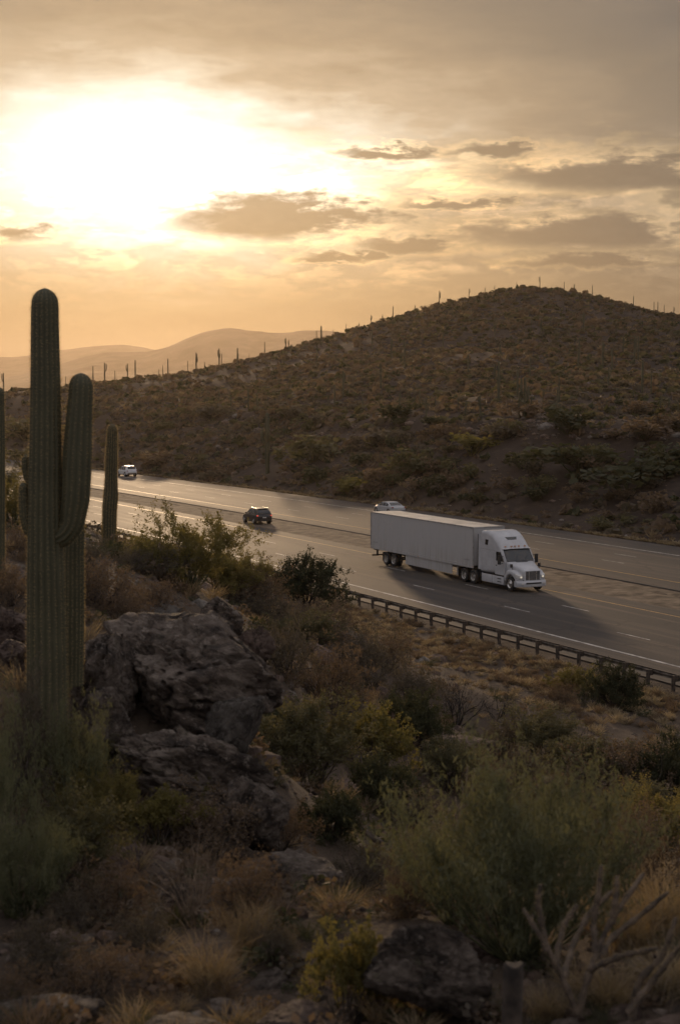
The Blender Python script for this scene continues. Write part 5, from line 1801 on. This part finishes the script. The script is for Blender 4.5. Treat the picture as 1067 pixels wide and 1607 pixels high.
for (px, py, w, h, kind, lab, va) in (
        (150, 1570, 150, 90, 'brown', "brown twiggy brush at the bottom left between the flat rocks", 0), (230, 1490, 130, 80, 'grey', "grey dry brush above the dark grey boulder", 1),
        (385, 1445, 120, 110, 'brown', "russet brush right of the pale dead sticks", 0), (430, 1510, 100, 80, 'grey', "small grey shrub above the dark stone", 0), (15, 1600, 130, 90, 'brown', "brown brush in the bottom left corner", 1),
        (640, 1440, 110, 80, 'brown', "brown brush behind the smooth streaked boulder", 1), (560, 1400, 130, 80, 'grey', "grey brush in the wash above the yellow green bush", 1), (520, 1320, 120, 80, 'dark', "dark brush in the wash below the big olive bush", 0),
        (690, 1370, 120, 70, 'brown', "brown brush left of the feathery bushes", 0), (880, 1330, 120, 90, 'green', "olive shrub behind the feathery bush's right shoulder", 1), (1040, 1340, 170, 110, 'wispy', "golden backlit bush at the right edge above the grass", 0),
        (985, 1350, 130, 90, 'brown', "tan brush left of the golden backlit bush", 0), (1010, 1300, 120, 70, 'green', "green brush above the golden backlit bush", 0), (640, 1310, 110, 80, 'grey', "grey wispy brush left of the dried cactus stubs", 0),
        (560, 1165, 120, 90, 'grey', "grey brush above the yellow green bush in the centre", 1), (700, 1240, 120, 80, 'green', "olive brush below the dark overhanging rock", 1), (920, 1240, 130, 80, 'green', "olive brush left of the brown thicket", 0),
        (800, 1240, 130, 80, 'grey', "grey olive brush above the feathery bush's top", 1), (480, 1030, 120, 70, 'green', "olive brush above the large grey green shrub", 1), (640, 1110, 110, 70, 'grey', "grey brush left of the bare branching shrub", 0),
        (95, 930, 90, 50, 'grey', "grey brush seen between the tall saguaro and its neighbour", 1), (245, 960, 90, 50, 'brown', "tan brush beside the tan rock ledge", 0), (395, 955, 120, 70, 'brown', "brown brush right of the dark boulder on the crest", 1),
        (255, 915, 110, 60, 'grey', "grey brush at the foot of the palo verde bush", 0), (55, 880, 110, 60, 'brown', "brown brush on the crest left of the tall saguaro", 0), (150, 1310, 130, 110, 'wispy', "yellowish wispy plant below the mossy boulder", 1)):
    shrub(px, py, w, h, kind, lab, va)
shrub(8, 1400, 190, 330, 'sparse', "tall feathery green branches hanging in at the left edge", 0)
shrub(128, 1300, 130, 215, 'sparse', "slender green plant rising in front of the tall saguaro's foot", 0)
grass(330, 1560, 130, 140, "straw coloured dry grass clump in the lower middle", 0)
grass(385, 1500, 90, 110, "upright dry grass behind the straw coloured clump", 2)
for k, (px, py, w, h, lab) in enumerate(((1040, 1470, 150, 170, "tall golden grass at the right edge behind the dead cholla"), (985, 1500, 130, 130, "golden grass just left of the right edge clump"), (1050, 1560, 150, 150, "golden grass clump in the bottom right corner"),
                                        (960, 1580, 120, 110, "golden grass around the foot of the dead cholla"), (860, 1600, 120, 80, "dry grass right of the short timber post"), (1005, 1390, 120, 110, "dry grass on the bank above the golden clumps"))):
    grass(px, py, w, h, lab, (0, 2, 1)[k % 3])


# ---- cholla and post
def cholla(px, py, arms, label, mat, name="cholla", depth=None, rad=0.02):
    g = hit(px, py) if depth is None else at_depth(px, py, depth)
    d = float(g[1])
    root = empty(name, tuple(g))
    for k, path in enumerate(arms):
        P = [at_depth(a, b, d + c) - g for a, b, c in path]
        P = np.array(P, float)
        dl = np.concatenate([[0], np.cumsum(np.linalg.norm(np.diff(P, axis=0), axis=1))])
        tt = np.linspace(0, dl[-1], 26)
        C = np.stack([np.interp(tt, dl, P[:, q]) for q in range(3)], 1)
        for _ in range(3):
            C[1:-1] = (C[:-2] + 2 * C[1:-1] + C[2:]) / 4
        T, U, W = frames(C)
        loops = []
        rng = np.random.RandomState(int(px) + k)
        for i in range(len(C)):
            rr = rad * (1.15 - 0.45 * i / len(C)) * (1 + 0.16 * math.sin(i * 1.3)) * (0.55 if i == len(C) - 1 else 1)
            loops.append([tuple(C[i] + rr * rng.uniform(0.85, 1.15) * (math.cos(a) * U[i] + math.sin(a) * W[i])) for a in np.linspace(0, 2 * math.pi, 9)[:-1]])
        o = MB().loft(loops).build("branch", M[mat], root, 0.9)
        # short spines
        n = 420
        ii = rng.randint(1, len(C) - 1, n)
        ang = rng.uniform(0, 2 * math.pi, n)
        out = np.cos(ang)[:, None] * U[ii] + np.sin(ang)[:, None] * W[ii]
        base = C[ii] + out * rad * 0.85 + T[ii] * rng.uniform(-0.02, 0.02, (n, 1))
        dd = out + rng.normal(0, 0.5, (n, 3)); dd /= np.linalg.norm(dd, axis=1, keepdims=True)
        sd = np.cross(dd, T[ii]); sd /= np.linalg.norm(sd, axis=1, keepdims=True) + 1e-9
        Sv = np.stack([base - sd * 0.0012, base + sd * 0.0012, base + dd * rng.uniform(0.4, 1.0, (n, 1)) * rad * 1.1], 1).reshape(-1, 3)
        link_mesh("spines", np_mesh("spines", Sv, np.arange(len(Sv)).reshape(-1, 3)), o, M['spine'])
    tag(root, label, "cactus")
    return root


cholla(905, 1580, [[(905, 1590, 0), (893, 1560, 0), (868, 1505, 0), (845, 1465, 0), (820, 1425, 0.05)], [(858, 1492, 0), (850, 1455, 0.02), (843, 1415, 0.02), (848, 1388, 0.02)],
                   [(908, 1585, 0), (920, 1540, 0.0), (935, 1495, 0.05), (955, 1450, 0.1), (985, 1405, 0.1), (1010, 1370, 0.15)], [(935, 1495, 0.05), (930, 1450, 0.1), (938, 1405, 0.1), (943, 1358, 0.1)],
                   [(925, 1520, 0), (975, 1500, -0.1), (1030, 1488, -0.2)], [(882, 1535, 0), (900, 1480, 0.2), (925, 1430, 0.3), (962, 1398, 0.3)], [(985, 1590, -0.2), (1020, 1545, -0.2), (1070, 1480, -0.25)],
                   [(958, 1450, 0.1), (965, 1415, 0.1), (968, 1375, 0.15)], [(925, 1525, 0), (960, 1470, 0.2), (1000, 1440, 0.2), (1048, 1400, 0.2)], [(870, 1510, 0), (885, 1450, 0.1), (905, 1420, 0.1)],
                   [(990, 1600, -0.1), (1000, 1540, -0.1), (1040, 1500, -0.1), (1060, 1440, -0.1)]],
       "dead cholla skeleton with forked bare arms in the lower right corner", 'stem_dead', "cholla", 6.9, 0.015)
cholla(735, 1300, [[(728, 1300, 0), (727, 1260, 0), (724, 1225, 0)], [(738, 1300, 0), (740, 1250, 0), (744, 1205, 0.1)], [(732, 1300, 0), (731, 1240, 0.2), (733, 1200, 0.2)], [(720, 1302, 0), (716, 1275, 0), (714, 1250, 0)]],
       "cluster of tall pale cholla stems left of the feathery bush", 'stem_pale', "cholla", None, 0.032)
cholla(690, 1315, [[(678, 1312, 0), (679, 1295, 0), (676, 1278, 0)], [(690, 1312, 0), (694, 1290, 0), (699, 1270, 0)], [(700, 1310, 0), (707, 1290, 0), (705, 1272, 0)], [(712, 1310, 0), (716, 1280, 0), (722, 1262, 0)]],
       "low dried cactus stubs left of the tall pale cholla stems", 'stem_pale', "cholla", None, 0.03)


def build_post():
    g = at_depth(803, 1607, 6.5)
    m = MB()
    loops = []
    rng = random.Random(8)
    for z, r in ((-0.25, 0.045), (0.1, 0.044), (0.2, 0.043), (0.255, 0.042), (0.265, 0.036)):
        loops.append([(r * math.cos(a) * rng.uniform(0.93, 1.06) + 0.02 * z, r * math.sin(a) * rng.uniform(0.93, 1.06), z + 0.008 * math.cos(a * 2)) for a in np.linspace(0, 2 * math.pi, 15)[:-1]])
    o = m.loft(loops).build("timber_post", M['wood'], None, 0.9)
    o.location = g
    tag(o, "short dark weathered timber post at the bottom edge", "post")


build_post()

# ------------------------------------------------------------------ bushes on the far slope
def clump_mesh(name, seed, n, leaf, mat, dome=0.8):
    """a small rounded far bush: leaf faces gathered in uneven lobes"""
    rng = np.random.RandomState(seed)
    k = 7
    lob = np.stack([rng.normal(0, 0.24, k), rng.normal(0, 0.24, k), rng.uniform(0.25, 0.62, k)], 1)
    lr = rng.uniform(0.18, 0.34, k)
    i = rng.randint(0, k, n)
    d = rng.normal(size=(n, 3)); d /= np.linalg.norm(d, axis=1, keepdims=True)
    C = lob[i] + d * (lr[i] * rng.uniform(0.35, 1.05, n))[:, None]
    C[:, 2] = np.abs(C[:, 2]) * dome / 0.8
    V, Fq = leaves(C, rng, leaf, 1.5, 0.2)
    S = []
    for q in range(9):
        a = rng.uniform(0, 6.28)
        e = np.array([0.3 * math.cos(a), 0.3 * math.sin(a), rng.uniform(0.3, 0.7)])
        S.append((np.array([0, 0, -0.1]), e, 0.02, 0.006))
    tv, tf = tubes(S, 3)
    me = np_mesh(name, np.concatenate([V, tv]), [np.concatenate([Fq, tf + len(V)])])
    me.materials.append(M[mat])
    return me


FARB = {k: [clump_mesh("bush_%s%d" % (k, v), 300 + 10 * v + len(k), 420, 0.12, m_) for v in range(3)] for k, m_ in (('green', 'leaf_green'), ('dark', 'leaf_dark'), ('grey', 'leaf_grey'), ('brown', 'leaf_brown'), ('yellow', 'leaf_yellow'))}


def far_bush(x, y, w, h, kind, label, group=None):
    o = link_mesh("desert_bush", rs.choice(FARB[kind]))
    o.location = on_ground(x, y)
    o.scale = (w, w, h)
    o.rotation_euler = (0, 0, rs.uniform(0, 6.28))
    tag(o, label, "bush", group)
    return o


for (px, py, w, h, kind, lab) in ((645, 745, 70, 48, 'green', "bright green round bush at the foot of the cut slope behind the truck"), (553, 775, 80, 36, 'yellow', "olive bush beside the far lanes left of the bright green one"), (490, 725, 90, 50, 'green', "green bush up the slope between the tall dark saguaro and the bright green bush"),
                                 (622, 660, 80, 32, 'dark', "dark bush on the rim of the bench left of the lone saguaro"), (462, 660, 70, 32, 'grey', "grey bush at the slope top above the green bush"), (890, 680, 100, 52, 'dark', "large dark bush on the bench rim right of the many armed saguaro"),
                                 (740, 715, 80, 42, 'yellow', "yellowish bush half way up the cut slope above the trailer"), (790, 690, 70, 36, 'grey', "grey bush below the rim of the bench"), (905, 745, 150, 62, 'dark', "wide dark thicket on the cut slope above the cab"),
                                 (985, 775, 150, 70, 'dark', "dark thicket running down the cut slope towards the far lanes"), (1045, 740, 110, 56, 'dark', "dark bush high on the cut slope at the right edge"), (600, 700, 80, 36, 'grey', "grey brush above the bright green bush"),
                                 (330, 660, 70, 36, 'grey', "hazy grey bush on the left slope"), (40, 735, 90, 42, 'green', "green tree sized bush beyond the road at the left edge"), (40, 690, 100, 42, 'green', "hazy green bush above the road at the left edge"), (820, 655, 60, 28, 'brown', "brown bush round the foot of the many armed saguaro"),
                                 (250, 730, 80, 26, 'brown', "brown brush beside the far lanes behind the white vehicle"), (690, 690, 60, 30, 'brown', "brown bush on the cut slope above the trailer's rear"), (1010, 690, 90, 36, 'brown', "tan bush on the bench near the right edge")):
    g = hit(px, py, 100)
    if g is None: continue
    m_ = g[1] / F_PX
    far_bush(g[0], g[1], w * m_, h * m_, kind, lab)
# skyline bushes
made = []
for k in range(52):
    px = rs.uniform(150, 1067)
    best = None
    for d in np.linspace(400, 540, 30):
        x = (px - 533.5) / F_PX * d
        e = (float(height(x, d)) - EYE) / d
        if best is None or e > best[0]: best = (e, x, d)
    w = rs.uniform(0.8, 2.3)
    made.append((px, far_bush(best[1], best[2] + rs.uniform(-3, 3), w, w * rs.uniform(0.6, 0.9), rs.choice(('dark', 'grey', 'brown')), "small bush on the skyline", "bushes on the skyline")))
from_summit(made, "small bush")
made = {}
for k in range(110):
    g = hit(rs.uniform(150, 1067), rs.uniform(645, 840), 120)
    if g is None or to_sn(g[0], g[1])[1] < 91: continue
    w = rs.uniform(1.6, 4.2)
    kd = rs.choice(('dark', 'grey', 'brown', 'brown', 'green'))
    o_ = far_bush(g[0], g[1], w, w * rs.uniform(0.5, 0.75), kd, "scrub bush on the cut slope", "scrub bushes on the cut slope")
    made.setdefault(kd, []).append((g[0] / g[1], o_))
for kd, lst in made.items():
    for k, (_, o_) in enumerate(sorted(lst, key=lambda m: m[0])):
        o_['label'] = "%s scrub bush on the slope beyond the far lanes, %s of its colour from left" % (kd, ORD[k])


# ------------------------------------------------------------------ stuff nobody could count
def scatter(name, protos, pts, scales, mats, label, seed, tints=None):
    """many small copies joined into one mesh; protos are (V, F) arrays, F all quads or all triangles"""
    rng = np.random.RandomState(seed)
    Vs, Fs, mi = [], [], []
    off = 0
    for k in range(len(pts)):
        p = rng.randint(len(protos))
        V, Fq, mslot = protos[p]
        a = rng.uniform(0, 6.283)
        c, s = math.cos(a), math.sin(a)
        sx, sz = scales[k]
        W = np.stack([(V[:, 0] * c - V[:, 1] * s) * sx, (V[:, 0] * s + V[:, 1] * c) * sx, V[:, 2] * sz], 1) + pts[k]
        Vs.append(W); Fs.append(Fq + off); off += len(V)
        mi.append(np.full(len(Fq), mslot, np.int32))
    me = np_mesh(name, np.concatenate(Vs), np.concatenate(Fs))
    for m_ in mats: me.materials.append(M[m_])
    me.polygons.foreach_set('material_index', np.concatenate(mi))
    o = link_mesh(name, me)
    tag(o, label, None, None, 'stuff')
    return o


def lowbush(seed, n, leaf):
    rng = np.random.RandomState(seed)
    d = rng.normal(size=(n, 3)); d /= np.linalg.norm(d, axis=1, keepdims=True)
    C = d * rng.uniform(0.25, 0.5, (n, 1)) * np.array([1, 1, 1.3])
    C[:, 2] = np.abs(C[:, 2])
    return leaves(C, rng, leaf, 1.4, 0.3)


def tuft(seed, n, spread=0.9, w=0.03):
    rng = np.random.RandomState(seed)
    a = rng.uniform(0, 6.283, n); t = spread * np.sqrt(rng.uniform(0, 1, n)); l = rng.uniform(0.5, 1.0, n)
    tip = np.stack([np.sin(t) * np.cos(a) * l, np.sin(t) * np.sin(a) * l, np.cos(t) * l], 1)
    mid = tip * 0.55 + np.array([0, 0, 0.07])
    b = 0.10 * rng.normal(size=(n, 3)); b[:, 2] = -0.05
    sd = np.cross(tip, rng.normal(size=(n, 3))); sd /= np.linalg.norm(sd, axis=1, keepdims=True)
    V = np.stack([b, mid + b + sd * w, tip + b, mid + b - sd * w], 1).reshape(-1, 3)
    return V, np.arange(4 * n).reshape(-1, 4)


rg = np.random.RandomState(77)
mats5 = ['leaf_dark', 'leaf_grey', 'leaf_brown', 'leaf_green', 'straw']
pro = []
for k, sl in enumerate((0, 1, 1, 2, 2, 2, 3)):
    V, Fq = lowbush(400 + k, 13, 0.62)
    pro.append((V, Fq, sl))
V, Fq = tuft(420, 24); pro.append((V, Fq, 4))
P, S = [], []
tries = 0
d = np.exp(rg.uniform(math.log(120), math.log(620), 60000))
x = np.tan(np.radians(rg.uniform(-15, 15, 60000))) * d
s_, n_ = to_sn(x, d)
dens = 0.66 + 1.0 * vnoise(x / 26, d / 26, 91) + 0.5 * vnoise(x / 5, d / 5, 92)
dens = dens * (1 - 0.6 * smooth(n_, 126, 112) * smooth(s_, -185, -165))      # the eroded cut bank is barer
ok = np.nonzero((n_ > 90.5) & (rg.uniform(size=60000) < dens))[0][:20500]
w = rg.uniform(0.35, 1.5, len(ok)) ** 1.9 * (0.65 + 0.0013 * d[ok])
S = np.stack([w, w * rg.uniform(0.5, 0.9, len(ok))], 1)
P = np.stack([x[ok], d[ok]], 1)
P3 = np.stack([P[:, 0], P[:, 1], height(P[:, 0], P[:, 1]) - 0.05], 1)
scatter("hillside_scrub", pro, P3, S, mats5, "low desert scrub covering the hill beyond the highway", 5)

# verge grass between the guardrail and the track
pro = []
for k, sl in enumerate((0, 2, 1, 1, 2, 2)):
    V, Fq = tuft(430 + k, 70, 1.15, 0.026); pro.append((V, Fq, sl))
P, S = [], []
tries = 0
while len(P) < 2000 and tries < 60000:
    tries += 1
    s_ = rg.uniform(-112, -42); n_ = 44.7 - abs(rg.normal(0, 4.2))
    x, y = road_xy(s_, n_)
    dens = 0.65 + 1.3 * vnoise(float(x) / 2.8, float(y) / 2.8, 15)
    if rg.uniform() > dens: continue
    w = rg.uniform(0.28, 0.62)
    P.append((float(x), float(y))); S.append((w, w * rg.uniform(0.6, 1.0)))
P = np.array(P)
scatter("verge_grass", pro, np.stack([P[:, 0], P[:, 1], height(P[:, 0], P[:, 1])], 1), S, ['straw', 'straw_pale', 'leaf_brown'], "dry tan grass tufts on the verge below the guardrail", 6)
# grass fringe along the far pavement edge and in the median
P, S = [], []
pro = []
for k, sl in enumerate((0, 1, 2)):
    V, Fq = tuft(470 + k, 26, 1.15, 0.06); pro.append((V, Fq, sl))
for k in range(1500):
    s_ = -60 - 330 * rg.uniform() ** 1.3; n_ = 88.4 + abs(rg.normal(0, 0.9))
    x, y = road_xy(s_, n_)
    w = rg.uniform(0.35, 0.8)
    P.append((float(x), float(y))); S.append((w, w * rg.uniform(0.5, 0.9)))
P = np.array(P)
scatter("roadside_grass", pro, np.stack([P[:, 0], P[:, 1], height(P[:, 0], P[:, 1])], 1), S, ['straw', 'straw_pale', 'leaf_brown'], "fringe of dry grass along the far edge of the pavement", 7)

# brush and grass over the near slope
pro = []
for k, sl in enumerate((0, 1, 1, 2)):
    V, Fq = lowbush(450 + k, 110, 0.14); pro.append((V, Fq, sl))
for k, sl in enumerate((3, 3, 1, 2)):
    V, Fq = tuft(460 + k, 110, 1.0, 0.008); pro.append((V, Fq, sl))
P, S = [], []
tries = 0
while len(P) < 1700 and tries < 60000:
    tries += 1
    d = math.exp(rg.uniform(math.log(6), math.log(95)))
    x = math.tan(R(rg.uniform(-15, 15))) * d
    s_, n_ = to_sn(x, d)
    if n_ > 41: continue
    dens = 0.5 + 1.3 * vnoise(x / 3.0, d / 3.0, 33)
    if rg.uniform() > dens: continue
    w = rg.uniform(0.12, 0.5) * min(1.6, 0.45 + d / 32)
    P.append((x, d)); S.append((w, w * rg.uniform(0.5, 1.0)))
P = np.array(P)
scatter("undergrowth", pro, np.stack([P[:, 0], P[:, 1], height(P[:, 0], P[:, 1])], 1), S, ['leaf_grey', 'leaf_brown', 'leaf_dark', 'straw'], "dry undergrowth between the shrubs of the near slope", 8)

# loose stones
sv = []
for k in range(5):
    D_, Fc = ICO[1]
    r_ = np.random.RandomState(500 + k)
    V = D_ * (0.5 * (1 + 0.5 * n3(D_, 1.3, 70 + k, 2)))[:, None] * np.array([1, r_.uniform(0.6, 1), r_.uniform(0.45, 0.7)])
    sv.append((V, Fc, k % 3))
P, S = [], []
for k in range(5200):
    d = math.exp(rg.uniform(math.log(5.5), math.log(90)))
    x = math.tan(R(rg.uniform(-15, 15))) * d
    if to_sn(x, d)[1] > 44: continue
    w = (0.018 + 0.05 * rg.exponential(0.5)) * (0.5 + d / 16)
    if rg.uniform() < 0.03: w *= 3
    P.append((x, d)); S.append((w, w))
P = np.array(P)
scatter("gravel", sv, np.stack([P[:, 0], P[:, 1], height(P[:, 0], P[:, 1])], 1), S, ['rock', 'rock_red', 'rock_pale'], "loose stones strewn over the near slope", 9)
rub = []
for k in range(5):
    me_ = rock_mesh("rubble_piece", 700 + k, 2, 12, 0.14, 0.7)
    V = np.array([v.co[:] for v in me_.vertices]); Fc = np.array([list(p.vertices) for p in me_.polygons])
    bpy.data.meshes.remove(me_)
    rub.append((V * 0.6, Fc, k % 3))
P, S = [], []
tries = 0
while len(P) < 900 and tries < 14000:
    tries += 1
    d = math.exp(rg.uniform(math.log(6.2), math.log(30)))
    x = math.tan(R(rg.uniform(-14, 14))) * d
    if rg.uniform() > 0.45 + 1.8 * vnoise(x / 1.7, d / 2.4, 61): continue
    w = (0.05 + rg.exponential(0.05)) * (0.7 + d / 30)
    P.append((x, d)); S.append((w, w))
P = np.array(P)
scatter("rubble", rub, np.stack([P[:, 0], P[:, 1], height(P[:, 0], P[:, 1])], 1), S, ['rock', 'rock_red', 'rock'], "broken stones lying between the foreground shrubs", 11)
P, S = [], []
for k in range(420):
    g_ = hit(rg.uniform(300, 1067), rg.uniform(652, 690), 140)
    if g_ is None: continue
    w = 0.3 + rg.exponential(0.4)
    P.append((g_[0], g_[1])); S.append((w, w * 0.8))
for k in range(900):
    g_d = rg.uniform(135, 330); x = math.tan(R(rg.uniform(-14, 14))) * g_d
    if to_sn(x, g_d)[1] < 91: continue
    w = 0.25 + rg.exponential(0.35)
    P.append((x, g_d)); S.append((w, w * 0.8))
P = np.array(P)
scatter("scattered_rocks", sv, np.stack([P[:, 0], P[:, 1], height(P[:, 0], P[:, 1])], 1), S, ['rock', 'rock_red', 'rock_pale'], "pale and rusty rocks strewn over the cut slope", 10)
